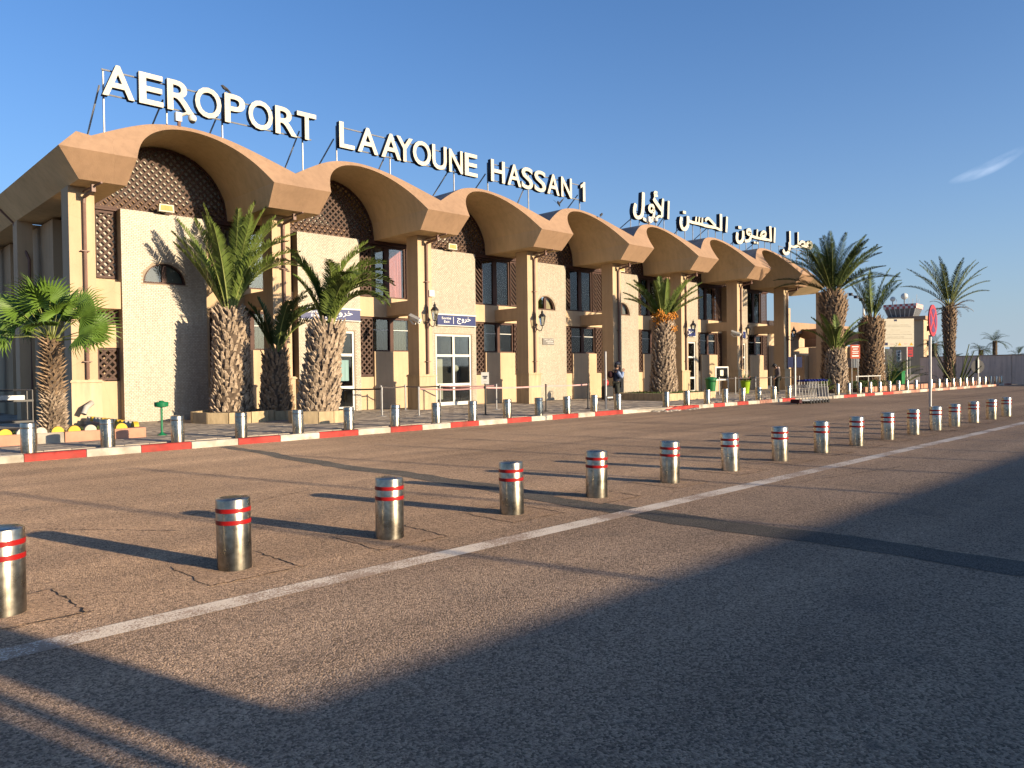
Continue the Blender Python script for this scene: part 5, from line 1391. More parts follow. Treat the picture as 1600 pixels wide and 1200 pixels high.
MB().tube([(45.2, 18.0, 1.02), (48.2, 17.7, 1.02)], .03, 6).build('rail', 'white_paint', t)
for x, y_ in ((45.3, 18.0), (46.7, 17.86), (48.1, 17.72)): MB().tube([(x, y_, .13), (x, y_, 1.0)], .028, 6).build('post', 'white_paint', t)

# ------------------------------------------------------------------ street furniture
t = thing('silver_pole', 'thin bare silver pole at the kerb near the suitcase', 'pole', (21.9, 17.75, .13))
MB().tube([(0, 0, 0), (0, 0, 2.12)], .042, 10).build('shaft', 'galv', t, world=False, smooth=True); MB().lathe([(.10, 0), (.10, .015), (.06, .03)], (0, 0), 12).build('base', 'galv', t, world=False)
MB().lathe([(.045, 2.12), (.045, 2.14), (.01, 2.15)], (0, 0), 10).build('cap', 'galv', t, world=False)

t = thing('no_stopping_sign', 'round red no-stopping sign on a grey pole between the banded bollards', 'road sign', (20.7, 6.42, 0))
MB().tube([(0, 0, 0), (0, 0, 2.36)], .035, 8).build('pole', 'galv', t, world=False, smooth=True)
def disc(r0, r1, y0, y1, z, parent, nm, mname, n=32):
    m_ = MB(); A = [(r1*math.cos(2*math.pi*k/n), r1*math.sin(2*math.pi*k/n)) for k in range(n)]
    if r0 == 0: m_.prism_xz([(a, z+b_) for a, b_ in A], y0, y1)
    else:
        for k in range(n):
            a, b_ = 2*math.pi*k/n, 2*math.pi*(k+1)/n
            m_.prism_xz([(r1*math.cos(a), z+r1*math.sin(a)), (r1*math.cos(b_), z+r1*math.sin(b_)), (r0*math.cos(b_), z+r0*math.sin(b_)), (r0*math.cos(a), z+r0*math.sin(a))], y0, y1)
    return m_.build(nm, mname, parent, world=False)
zc = 2.72
disc(0, .395, -.075, -.045, zc, t, 'disc', 'sign_red')
m_ = MB()
for k in range(4):
    a = R(90*k); n = 10; q = []
    th0, th1 = a-R(36), a+R(36)
    c0 = .075
    m_.prism_xz([(c0*math.cos(a), zc+c0*math.sin(a))]+[(.30*math.cos(th0+(th1-th0)*j/n), zc+.30*math.sin(th0+(th1-th0)*j/n)) for j in range(n+1)], -.081, -.077)
m_.build('blue_field', 'faded_blue', t, world=False)
t.rotation_euler = (0, 0, R(4))

t = thing('blue_sign_post', 'grey post with two dark blue sign plates seen from behind, left of the trolleys', 'sign post', (37.0, 17.75, .13))
MB().tube([(0, 0, 0), (0, 0, 2.1)], .055, 8).build('post', 'galv', t, world=False)
ang = R(-44)
for k, (a, b_) in enumerate(((-.36, -.07), (.07, .36))):
    m_ = MB(); u = Vector((math.cos(ang), math.sin(ang), 0)); n_ = Vector((u.y, -u.x, 0))*.01
    P = [u*a+Vector((0, 0, 1.46)), u*b_+Vector((0, 0, 1.46)), u*b_+Vector((0, 0, 2.0)), u*a+Vector((0, 0, 2.0))]
    m_.add([p+n_ for p in P]+[p-n_ for p in P], [(0, 1, 2, 3), (7, 6, 5, 4), (0, 4, 5, 1), (1, 5, 6, 2), (2, 6, 7, 3), (3, 7, 4, 0)])
    m_.build('sign_plate', 'blue_dark', t, world=False)
# luggage trolleys nested in a row
def trolley(loc, lab, first):
    t = thing('luggage_trolley', lab, 'luggage trolley', loc, group='luggage trolleys nested in a row')
    m_ = MB()
    for y_ in (-.24, .24):
        m_.tube([(-.62, y_*.7, .16), (.10, y_, .14), (.16, y_, .30), (.02, y_, .98)], .019, 6)
        m_.tube([(.12, y_, .22), (.20, y_, .15)], .02, 6)
    m_.tube([(.06, -.24, .72), (.06, .24, .72)], .016, 6); m_.tube([(-.6, -.17, .16), (-.6, .17, .16)], .02, 6)
    for k in range(4): m_.tube([(-.58, -.15+.1*k, .17), (.1, -.15+.1*k, .17)], .008, 4)
    m_.build('frame', 'galv', t, world=False)
    m_ = MB(); m_.tube([(.0, -.30, 1.0), (.0, .30, 1.0)], .034, 8); m_.box(-.05, .05, -.12, .12, .97, 1.06); m_.build('handle', 'handle_blue', t, world=False)
    m_ = MB()
    for z in (.74, .82): m_.tube([(.04, -.22, z), (-.16, -.2, z), (-.16, .2, z), (.04, .22, z)], .009, 4)
    for k in range(5): m_.tube([(-.16, -.2+.1*k, .82), (-.10, -.2+.1*k, .70), (.04, -.22+.11*k, .70)], .007, 4)
    m_.build('basket', 'galv', t, world=False)
    for x, y_ in ((.16, -.25), (.16, .25), (-.52, 0)):
        wm = MB(); n = 12; r_ = .085 if x > 0 else .06
        A = [(x+r_*math.cos(2*math.pi*k/n), r_+r_*math.sin(2*math.pi*k/n)) for k in range(n)]
        wm.prism_xz(A, y_-.03, y_+.03); wm.build('wheel', 'rubber', t, world=False)
    return t
for k in range(7):
    tr = trolley((32.05+.27*k+(.03 if k > 3 else 0), 15.0-.01*k, .004), '%s luggage trolley from the left in the nested row with blue handles' % ORD[k], False)
    if k == 6:
        m_ = MB(); m_.box(.14, .155, -.25, .25, .26, .70); m_.build('advert_plate', 'white_paint', tr, world=False); MB().box(.156, .158, -.12, .12, .33, .38).build('print', 'ink', tr, world=False)
    if k == 0:
        m_ = MB(); m_.box(-.80, -.55, -.2, .2, .06, .22); m_.build('bumper', 'maroon', tr, world=False)
# bins, pot, notice board
t = thing('green_bin', 'green wheeled litter bin beside the glass notice board', 'litter bin', (37.2, 22.7, .13))
MB().lathe([(.22, .06), (.30, .85)], (0, 0), 12).build('body', 'bin_green', t, world=False, smooth=True); MB().lathe([(.34, .85), (.34, .90), (.28, .96), (.1, 1.0)], (0, 0), 12).build('lid', 'green', t, world=False, smooth=True); MB().box(-.2, .2, -.04, .04, 0, .07).build('foot', 'black_plastic', t, world=False)
t = thing('flower_pot', 'tall lime-green flower pot with a flowering plant', 'flower pot', (39.9, 22.1, .13))
MB().lathe([(.17, 0), (.19, .05), (.27, .68), (.29, .70), (.29, .75), (.26, .75)], (0, 0), 18).build('pot', 'lime', t, world=False, smooth=True)
m_ = MB(); rnd = random.Random(77)
for k in range(150):
    d = Vector((rnd.gauss(0, 1), rnd.gauss(0, 1), abs(rnd.gauss(0, .5)))).normalized()*rnd.uniform(.1, .38); p = Vector((0, 0, .75))+d*.8; s_ = Vector((rnd.gauss(0, 1), rnd.gauss(0, 1), rnd.gauss(0, 1))).normalized()*.05
    m_.add([p-s_, p+s_, p+d*.35+Vector((0, 0, .05))], [(0, 1, 2)], 0 if rnd.random() < .8 else 1)
tag(m_.build('foliage', ['hedge', 'flower'], t, world=False), kind='stuff')
t = thing('notice_board', 'white framed glass notice board with a paper sheet', 'notice board', (38.0, 22.5, .13))
x0, x1, y_ = 37.5, 38.85, 22.6
m_ = MB()
for x in (x0, x1): m_.tube([(x, y_, .13), (x, y_, 1.7)], .03, 6)
m_.build('legs', 'white_paint', t)
m_ = MB(); m_.box(x0, x1, y_-.03, y_+.03, 1.62, 1.70); m_.box(x0, x1, y_-.03, y_+.03, .92, 1.0)
m_.box(x0, x0+.07, y_-.031, y_+.03, 1.0, 1.62); m_.box(x1-.07, x1, y_-.031, y_+.03, 1.0, 1.62); m_.build('frame', 'white_paint', t)
MB().box(x0+.07, x1-.07, y_-.005, y_+.005, 1.0, 1.62).build('pane', 'glass', t); MB().box(x0+.5, x0+.85, y_-.012, y_-.007, 1.18, 1.50).build('paper', 'paper', t)
t = thing('suitcase', 'black suitcase with a red bag on top, standing by the wall', 'suitcase', (28.0, 22.6, .13))
MB().bevel_box(-.24, .24, -.16, .16, .08, .72, .05).build('body', 'black_plastic', t, world=False); m_ = MB()
for x in (-.12, .12): m_.tube([(x, .14, .7), (x, .14, 1.02)], .012, 5)
m_.tube([(-.12, .14, 1.02), (.12, .14, 1.02)], .014, 5); m_.build('handle', 'galv', t, world=False)
for x in (-.18, .18): MB().sphere((x, 0, .04), .045, 8, 5).build('wheel', 'rubber', t, world=False)
MB().box(-.2, .2, -.17, -.161, .14, .2).build('trim', 'white_paint', t, world=False)
t2 = thing('red_bag', 'small red bag resting on the black suitcase', 'bag', (27.92, 22.6, .85))
MB().sphere((0, 0, .14), .15, 10, 7, 0, (1, .7, 1.0)).build('body', 'sign_red', t2, world=False, smooth=True); MB().tube([(-.08, 0, .26), (0, 0, .36), (.08, 0, .26)], .015, 5).build('strap', 'white_paint', t2, world=False)

# ------------------------------------------------------------------ the right-hand background
def PX(u, d): return Vector((EYE.x+d*fw.x/math.cos(PITCH)+(u-800)/FOC*d*rt.x, EYE.y+d*fw.y/math.cos(PITCH)+(u-800)/FOC*d*rt.y))
wl = thing('boundary_wall', 'long plain grey boundary wall behind the slender palm', 'wall', (69.5, 19, 0))
A, B = Vector((75.9, 24.4)), Vector((67.6, 8.0))
d = (B-A).normalized(); nn = Vector((-d.y, d.x)); npan = 4; Lw = (B-A).length
for k in range(npan):
    a, b_ = A+d*(Lw*k/npan+.02), A+d*(Lw*(k+1)/npan-.02)
    MB().prism_xy([(a.x, a.y), (b_.x, b_.y), (b_.x+nn.x*.25, b_.y+nn.y*.25), (a.x+nn.x*.25, a.y+nn.y*.25)], 0, 2.35).build('wall_panel', 'wall_grey', wl)
    MB().prism_xy([(a.x-nn.x*.05, a.y-nn.y*.05), (b_.x-nn.x*.05, b_.y-nn.y*.05), (b_.x+nn.x*.3, b_.y+nn.y*.3), (a.x+nn.x*.3, a.y+nn.y*.3)], 2.352, 2.42).build('coping', 'concrete', wl)
# billboard
bbd = thing('billboard', 'large white billboard with small print and pictograms on two posts', 'billboard', (63.6, 22.1, .13))
a, b_ = Vector((62.45, 23.2)), Vector((64.56, 21.18)); d = (b_-a).normalized(); nn = Vector((d.y, -d.x))
def bb_panel(u0, u1, z0, z1, off, nm, mname, th=.03):
    L = (b_-a).length; P = [a+d*L*u0+nn*off, a+d*L*u1+nn*off]
    m_ = MB(); q = nn*th
    m_.prism_xy([(P[0].x, P[0].y), (P[1].x, P[1].y), (P[1].x-q.x, P[1].y-q.y), (P[0].x-q.x, P[0].y-q.y)], z0, z1); return m_.build(nm, mname, bbd)
bb_panel(0, 1, 3.12, 5.33, 0, 'board', 'paper', .08)
bb_panel(.46, .54, 5.13, 5.28, .006, 'emblem', 'blue_dark', .003)
for z, u0, u1 in ((4.80, .14, .86), (4.68, .08, .92), (4.42, .38, .62), (4.26, .16, .9), (4.06, .1, .95), (3.86, .28, .74), (3.74, .04, .96)):
    me = text_mesh('AEROPORT HASSAN LAAYOUNE' if z not in (4.42, 4.26) else '\uFEAD\uFE8E\uFEC4\uFEE3 \uFEE5\uFEEE\uFEF4\uFECC\uFEDF\uFE8D', ['text_grey'], .002)
    L = (b_-a).length
    fit_text(me, 0, L*(u1-u0), z, z+.06, 0, .003)
    o = link('lettering', me, bbd); q = a+d*L*u0+nn*.006
    o.location = Vector((q.x, q.y, 0))-Vector(WLOC[bbd]); o.rotation_euler = (0, 0, math.atan2(d.y, d.x))
for u0, mn in ((.06, 'text_grey'), (.2, 'blue_dark'), (.36, 'tape'), (.56, 'yellow'), (.73, 'tape'), (.88, 'yellow')):
    if mn == 'yellow':
        L = (b_-a).length; m_ = MB()
        for q0, q1, qm in ((u0, u0+.10, u0+.05),):
            p0, p1, p2 = a+d*L*q0+nn*.005, a+d*L*q1+nn*.005, a+d*L*qm+nn*.005
            m_.add([(p0.x, p0.y, 3.22), (p1.x, p1.y, 3.22), (p2.x, p2.y, 3.46)], [(0, 1, 2)])
        m_.build('pictogram', mn, bbd)
    else: bb_panel(u0, u0+.09, 3.24 if mn != 'tape' else 3.32, 3.46 if mn != 'tape' else 3.36, .005, 'pictogram', mn, .003)
for u_ in (.2, .82):
    q = a+d*(b_-a).length*u_-nn*.12; MB().tube([(q.x, q.y, .13), (q.x, q.y, 3.2)], .06, 8).build('post', 'galv', bbd)
def small_sign(u, dd, z0, z1, wid, lab, mname, legs=2, lines=(), lmat='text_white', base=.13, yaw_off=0):
    p = PX(u, dd); t = thing('sign_board', lab, 'sign', (p.x, p.y, base)); ang = R(-44)+yaw_off; t.rotation_euler = (0, 0, ang)
    MB().box(-wid/2, wid/2, -.02, .02, z0-base, z1-base).build('board', mname, t, world=False)
    for x in ([-wid*.32, wid*.32] if legs == 2 else [0]): MB().tube([(x, .05, 0), (x, .05, z1-base-.05)], .03, 6).build('leg', 'galv', t, world=False)
    for (zz, hh, ww) in lines: MB().box(-wid*ww/2, wid*ww/2, -.026, -.022, z0-base+(z1-z0)*zz, z0-base+(z1-z0)*(zz+hh)).build('print', lmat, t, world=False)
small_sign(1336.5, 43, 2.05, 2.83, .54, 'orange-red information board on two legs, right of the biggest palm', 'sign_orange', 2, [(.82, .08, .7), (.66, .06, .5), (.5, .05, .7), (.36, .06, .6), (.14, .1, .7)])
small_sign(1422.5, 59, 2.3, 3.05, .42, 'small red sign under the right end of the billboard', 'sign_red', 1, [(.75, .12, .7), (.5, .03, 1), (.2, .12, .6)], 'ink')
small_sign(1404.5, 58, 1.95, 2.80, .36, 'narrow white sign with dark symbols under the billboard', 'white_paint', 1, [(.78, .1, .6), (.5, .2, .35), (.2, .2, .35)], 'ink')
t = thing('round_sign', 'round grey sign seen from behind in front of the grey wall', 'road sign', (*PX(1529, 55), .13))
MB().tube([(0, .03, 0), (0, .03, 2.0)], .04, 8).build('pole', 'white_paint', t, world=False); disc(0, .50, .075, .09, 1.36, t, 'disc', 'grey_sign'); t.rotation_euler = (0, 0, R(-40)); 
for ch in t.children:
    if ch.name.startswith('disc'): ch.location = (0, 0, 0)
MB().box(-.05, .05, -.02, -.0, .87, 1.86).build('bracket', 'white_paint', t, world=False)
t = thing('green_container', 'dark green square litter container under the billboard', 'litter bin', (*PX(1404, 54), .13))
MB().bevel_box(-.33, .33, -.33, .33, .02, 1.05, .05).build('body', 'bin_green', t, world=False); MB().box(-.36, .36, -.36, .36, 1.05, 1.12).build('lid', 'green', t, world=False)
# low bed and hedge along the far kerb
hb = thing('far_planting_bed', 'long low peach-edged planting bed behind the far bollards', 'flower bed', (57, 18.2, .13))
for k in range(18):
    x = 44.4+k*1.3; MB().bevel_box(x, x+1.28, 17.15-.02*(x-44), 17.3-.02*(x-44), .13, .42).build('edging_block', 'kerb_pink', hb)
MB().prism_xy([(44.4, 17.3), (67.8, 16.85), (67.8, 20.4), (44.4, 20.4)], .13, .33).build('soil', 'soil', hb)
m_ = MB(); rnd = random.Random(4)
for k in range(2600):
    x, y_ = rnd.uniform(44.6, 49), rnd.uniform(17.6, 18.5); z = rnd.uniform(.3, .75); s_ = Vector((rnd.gauss(0, 1), rnd.gauss(0, 1), rnd.gauss(0, 1))).normalized()*.05; q = Vector((rnd.gauss(0, 1), rnd.gauss(0, 1), rnd.gauss(0, 1))).normalized()*.05; p = Vector((x, y_, z))
    m_.add([p-s_, p+s_, p+q], [(0, 1, 2)])
tag(m_.build('low_hedge', 'hedge'), 'low green hedge at the foot of the stout palm', 'hedge', kind='stuff')
# annex building
an = thing('annex_building', 'lower cream annex with a peach roof edge beyond the terminal', 'building', (66, 30, .13))
MB().box(58.6, 74, 30.5, 40, .13, 4.5).build('wall', 'cream', an)
MB().box(58.3, 74.3, 30.1, 40.2, 4.5, 5.45).build('roof_edge', 'peach', an)
MB().box(61.6, 62.5, 30.4, 30.5, 2.1, 3.8).build('window', 'brown_wood', an)
MB().box(58.7, 60.6, 29.4, 30.4, .13, 3.4).build('wall_pier', 'cream', an); MB().box(62.6, 63.6, 29.2, 30.4, .13, 2.6).build('wall_pier', 'cream', an)
m_ = MB(); q0 = PX(1308, 62); q1 = PX(1346, 60)
m_.add([(q0.x, q0.y, 3.3), (q1.x-.6, q1.y-.6, 3.35), (q1.x, q1.y-.4, 4.05), (q0.x, q0.y-.1, 4.85), (q0.x+3, q0.y+6, 3.3), (q1.x+3, q1.y+6, 3.35), (q1.x+3, q1.y+6, 4.05), (q0.x+3, q0.y+6, 4.85)], [(0, 1, 2, 3), (0, 4, 5, 1), (1, 5, 6, 2), (2, 6, 7, 3)])
m_.build('roof_beam', 'peach', an)
for u_, w_ in ((1322, 1.2), (1345, 3.0)):
    q = PX(u_, 63); MB().box(q.x-.4, q.x+w_, q.y, q.y+3, .13, 3.28).build('wall', 'cream', an)
q = PX(1328, 62); MB().box(q.x, q.x+1.3, q.y-.3, q.y+.3, 1.5, 2.3).build('window', 'tower_glass', an)
q = PX(1385, 66); m_ = MB(); m_.box(q.x-1.2, q.x+1.4, q.y, q.y+.4, .13, 3.1); gt = m_.build('dark_gate', 'grey_sign'); tag(gt, 'dark grey gate panel under the billboard', 'gate')
# control tower
c = PX(1412, 150); tw = thing('control_tower', 'distant airport control tower with red and white chequered cab', 'control tower', (c.x, c.y, 0))
q = PX(1437, 150)
ang = R(-84); ux = Vector((math.cos(ang), math.sin(ang))); uy = Vector((-ux.y, ux.x))
def rbox(cn, hw, hd, z0, z1, nm, mname, flare=0):
    P = [cn+ux*sx*hw+uy*sy*hd for sx, sy in ((-1, -1), (1, -1), (1, 1), (-1, 1))]; P2 = [cn+ux*sx*(hw+flare)+uy*sy*(hd+flare) for sx, sy in ((-1, -1), (1, -1), (1, 1), (-1, 1))]
    m_ = MB(); m_.add([(p.x, p.y, z0) for p in P]+[(p.x, p.y, z1) for p in P2], [(0, 3, 2, 1), (4, 5, 6, 7), (0, 1, 5, 4), (1, 2, 6, 5), (2, 3, 7, 6), (3, 0, 4, 7)]); return m_.build(nm, mname, tw)
cc = Vector((c.x, c.y))
rbox(cc+ux*1.2, 3.0, 3.0, 0, 10.4, 'shaft', 'cream'); rbox(cc+ux*1.2, 3.4, 3.4, 10.4, 11.1, 'balcony', 'peach')
rbox(cc, 2.2, 2.2, 11.1, 12.7, 'cab_glazing', 'tower_glass', .55)
for k in range(7):
    o_ = cc+ux*(-2.2+4.4*k/6)-uy*2.22; o2 = cc+ux*(-2.75+5.5*k/6)-uy*2.78
    MB().tube([(o_.x, o_.y, 11.1), (o2.x, o2.y, 12.7)], .07, 4).build('mullion', 'white_paint', tw)
for r_ in range(2):
    for k in range(12):
        hw = 2.92; x0_, x1_ = -hw+2*hw*k/12, -hw+2*hw*(k+1)/12
        for face in (0, 1):
            f0 = cc+(ux*x0_-uy*hw if face == 0 else ux*hw+uy*x0_); f1 = cc+(ux*x1_-uy*hw if face == 0 else ux*hw+uy*x1_)
            m_ = MB(); m_.quad((f0.x, f0.y, 12.7+.45*r_), (f1.x, f1.y, 12.7+.45*r_), (f1.x, f1.y, 13.15+.45*r_), (f0.x, f0.y, 13.15+.45*r_)); m_.build('chequer_panel', 'checker_red' if (k+r_) % 2 else 'white_paint', tw)
rbox(cc, 2.9, 2.9, 12.72, 13.58, 'cab_roof', 'white_paint')
for dx, h_, r_ in ((-1.9, 14.6, .5), (.2, 14.9, .65)):
    o_ = cc+ux*dx; MB().tube([(o_.x, o_.y, 13.6), (o_.x, o_.y, h_)], .12, 6).build('antenna_mast', 'galv', tw); MB().sphere((o_.x, o_.y, h_+r_*.6), r_, 10, 7).build('radome', 'white_paint', tw, smooth=True)
for dx, h_ in ((1.0, 15.2), (1.7, 14.7), (2.4, 15.5), (-1.2, 14.8), (2.8, 14.6)):
    o_ = cc+ux*dx; MB().tube([(o_.x, o_.y, 13.6), (o_.x, o_.y, h_)], .04, 4).build('antenna', 'galv', tw)
for zz in (8.3, 5.4, 2.6):
    o_ = cc+ux*4.2; MB().box(o_.x-.3, o_.x+.3, o_.y-.35, o_.y+.3, zz, zz+1.0).build('window', 'dark', tw)
# floodlight mast
c = PX(1350, 100); t = thing('light_mast', 'distant floodlight mast behind the stout palm', 'mast', (c.x, c.y, 0))
MB().tube([(0, 0, 0), (0, 0, 10.4)], .14, 6).build('pole', 'white_paint', t, world=False)
m_ = MB(); m_.tube([(-1.6*ux.x, -1.6*ux.y, 11.2), (1.0*ux.x, 1.0*ux.y, 9.6)], .07, 4); m_.build('crossbar', 'galv', t, world=False)
for k in range(5):
    s_ = -1.6+.65*k; MB().box(s_*ux.x-.2, s_*ux.x+.2, s_*ux.y-.2, s_*ux.y+.2, 10.2-s_*.6-.15, 10.2-s_*.6+.2).build('lamp', 'grey_sign', t, world=False)

# ------------------------------------------------------------------ birds
def bird(label, p, yaw, flying=False):
    t = thing('bird', label, 'bird', p, yaw)
    m_ = MB(); m_.tube([(-.16, 0, .0 if flying else -.0), (-.06, 0, .10), (.04, 0, .14), (.10, 0, .19), (.15, 0, .19)], [.012, .05, .06, .04, .008], 8)
    m_.build('body', 'feather', t, world=False, smooth=True)
    if flying:
        for sg in (-1, 1):
            w_ = MB(); w_.add([(-.06, sg*.04, .10), (.06, sg*.04, .12), (.08, sg*.16, .24), (-.02, sg*.20, .24), (.02, sg*.30, .36)], [(0, 1, 2, 3), (3, 2, 4)]); w_.build('wing', 'feather', t, world=False)
    else:
        w_ = MB(); w_.tube([(-.20, 0, .02), (-.05, .045, .10), (.03, .05, .13)], [.008, .03, .01], 5); w_.tube([(-.20, 0, .02), (-.05, -.045, .10), (.03, -.05, .13)], [.008, .03, .01], 5); w_.build('wings', 'feather', t, world=False)
        m_ = MB(); m_.tube([(0, .02, -.02), (0, .02, .09)], .006, 4); m_.tube([(0, -.02, -.02), (0, -.02, .09)], .006, 4); m_.build('legs', 'black_metal', t, world=False)
bird('bird perched on the letter P of the roof lettering', (10.62, 24.25, 10.76), R(180))
bird('bird in flight below the roof word HASSAN', (26.3, 24.0, 9.25), R(200), True)
bird('bird perched on the slope of the fourth vault edge', (28.55, 23.3, 8.92), R(20))

# ------------------------------------------------------------------ people
def skin_mesh(verts, edges, radii, mname, sub=2):
    me = bpy.data.meshes.new('skin'); me.from_pydata(verts, edges, []); o = bpy.data.objects.new('skin', me); COL.objects.link(o)
    o.modifiers.new('skin', 'SKIN')
    if not me.skin_vertices: bpy.context.view_layer.update()
    for i, r_ in enumerate(radii):
        v = me.skin_vertices[0].data[i]; v.radius = (r_, r_) if not isinstance(r_, tuple) else r_; v.use_root = (i == 0)
    s_ = o.modifiers.new('sub', 'SUBSURF'); s_.levels = sub; s_.render_levels = sub
    bpy.context.view_layer.update()
    out = bpy.data.meshes.new_from_object(o.evaluated_get(bpy.context.evaluated_depsgraph_get()))
    bpy.data.objects.remove(o); bpy.data.meshes.remove(me)
    out.materials.clear(); out.materials.append(MT[mname]); out.polygons.foreach_set('use_smooth', [True]*len(out.polygons))
    return out
def person(label, loc, rotz, J, colors, extras):
    """J: joint dictionary (local, x forward); body one continuous mesh, clothing as children"""
    t = thing('person', label, 'person', loc, rotz, 'people on the pavement')
    names = ['pelvis', 'chest', 'neck', 'head', 'crown', 'shl', 'ell', 'wrl', 'shr', 'elr', 'wrr', 'hpl', 'knl', 'anl', 'tol', 'hpr', 'knr', 'anr', 'tor']
    V = [J[k] for k in names]; ix = {k: i for i, k in enumerate(names)}
    E = [('pelvis', 'chest'), ('chest', 'neck'), ('neck', 'head'), ('head', 'crown'), ('chest', 'shl'), ('shl', 'ell'), ('ell', 'wrl'), ('chest', 'shr'), ('shr', 'elr'), ('elr', 'wrr'), ('pelvis', 'hpl'), ('hpl', 'knl'), ('knl', 'anl'), ('anl', 'tol'), ('pelvis', 'hpr'), ('hpr', 'knr'), ('knr', 'anr'), ('anr', 'tor')]
    rad = dict(pelvis=.12, chest=.135, neck=.055, head=.088, crown=.075, shl=.06, ell=.042, wrl=.028, shr=.06, elr=.042, wrr=.028, hpl=.085, knl=.055, anl=.04, tol=.03, hpr=.085, knr=.055, anr=.04, tor=.03)
    Vv = list(V); Ee = [(ix[a], ix[b_]) for a, b_ in E]; Rr = [rad[k] for k in names]
    for w_, e_ in (('wrl', 'ell'), ('wrr', 'elr')):
        d_ = (Vector(J[w_])-Vector(J[e_])).normalized(); sd_ = d_.cross(Vector((0, 1, 0))).normalized()
        pi_ = len(Vv); Vv.append(tuple(Vector(J[w_])+d_*.06)); Rr.append(.026); Ee.append((ix[w_], pi_))
        for f_ in range(5):
            off = (f_-1.8)*.017 if f_ < 4 else .05
            q1 = Vector(Vv[pi_])+d_*(.04 if f_ < 4 else .01)+sd_*off; q2 = q1+d_*(.035-.005*abs(f_-1.5) if f_ < 4 else .025)+Vector((.012, 0, 0))
            k = len(Vv); Vv += [tuple(q1), tuple(q2)]; Rr += [.009, .008]; Ee += [(pi_, k), (k, k+1)]
    link('body', skin_mesh(Vv, Ee, Rr, 'skin'), t)
    jn = ['chest', 'pelvis', 'shl', 'ell', 'wrl', 'shr', 'elr', 'wrr']
    jV = [J[k] for k in jn]; jV[1] = tuple(Vector(J['pelvis'])+Vector((0, 0, -.06))); jx = {k: i for i, k in enumerate(jn)}
    jV[4] = tuple(Vector(J['ell']).lerp(Vector(J['wrl']), .9)); jV[7] = tuple(Vector(J['elr']).lerp(Vector(J['wrr']), .9))
    jV.append(tuple(Vector(J['chest']).lerp(Vector(J['neck']), .7)))
    link('jacket', skin_mesh(jV, [(0, 1), (0, 2), (2, 3), (3, 4), (0, 5), (5, 6), (6, 7), (0, 8)], [.165, .15, .08, .062, .048, .08, .062, .048, .085], colors['torso']), t)
    if 'sleeve' in colors:
        for a, b_, c_ in (('shl', 'ell', 'wrl'), ('shr', 'elr', 'wrr')):
            link('sleeve', skin_mesh([J[a], J[b_], tuple(Vector(J[b_]).lerp(Vector(J[c_]), .92))], [(0, 1), (1, 2)], [.092, .072, .055], colors['sleeve']), t)
    tn = ['pelvis', 'hpl', 'knl', 'anl', 'hpr', 'knr', 'anr']
    link('trousers', skin_mesh([J[k] for k in tn], [(0, 1), (1, 2), (2, 3), (0, 4), (4, 5), (5, 6)], [.145, .105, .078, .066, .105, .078, .066], colors['legs']), t)
    for a, b_ in (('anl', 'tol'), ('anr', 'tor')):
        A_, B_ = Vector(J[a]), Vector(J[b_]); A_.z = .05; B_.z = .04
        link('shoe', skin_mesh([tuple(A_+Vector((-.04, 0, 0))), tuple(A_.lerp(B_, .5)), tuple(B_+Vector((.02, 0, 0)))], [(0, 1), (1, 2)], [.05, .05, .04], 'black_plastic'), t)
    h = Vector(J['head']); up_ = (Vector(J['crown'])-h).normalized(); fx = Vector((up_.z, 0, -up_.x))
    fa = MB()
    nose = h+fx*.105-up_*.0
    fa.add([nose+up_*.03-fx*.02, nose-up_*.02+Vector((0, .014, 0)), nose-up_*.02-Vector((0, .014, 0)), nose+fx*.025-up_*.015], [(0, 1, 3), (0, 3, 2), (1, 2, 3)])
    fa.build('nose', 'skin', t, world=False)
    for sg in (-1, 1):
        e_ = h+fx*.088+up_*.025+Vector((0, sg*.032, 0)); MB().sphere(e_, .011, 6, 4).build('eye', 'ink', t, world=False)
        e_ = h+Vector((0, sg*.09, 0)); MB().sphere(e_, .03, 8, 5, 0, (.7, .4, 1.1)).build('ear', 'skin', t, world=False)
    m_ = h+fx*.09-up_*.045; MB().sphere(m_, .018, 6, 4, 0, (.4, 1.2, .4)).build('mouth', 'maroon', t, world=False)
    # cap and hair
    hm = MB(); hm.sphere(h+up_*.01-fx*.025, .102, 12, 8); hm.build('hair', 'black_plastic', t, world=False, smooth=True)
    cm = MB(); c_ = h+up_*.065
    n = 14; ringz = [(.108, 0), (.108, .03), (.092, .07), (.05, .095), (.01, .10)]
    vs = []
    for r_, z in ringz:
        for k in range(n):
            a = 2*math.pi*k/n; vs.append(c_+fx*(r_*math.cos(a)*1.08)+Vector((0, r_*math.sin(a)*.95, 0))+up_*z)
    cm.add(vs, [(i*n+k, i*n+(k+1) % n, (i+1)*n+(k+1) % n, (i+1)*n+k) for i in range(4) for k in range(n)])
    b0 = [c_+fx*(.10+.10*math.cos(a))+Vector((0, .085*math.sin(a), 0))+up_*.005 for a in [math.pi*(k/8-.5) for k in range(9)]]
    cm.add(b0+[p_+up_*.012 for p_ in b0], [tuple(range(9)), tuple(range(17, 8, -1))]+[(k, k+9, k+10, k+1) for k in range(8)])
    cm.build('cap', colors['cap'], t, world=False, smooth=True)
    extras(t, J)
    return t
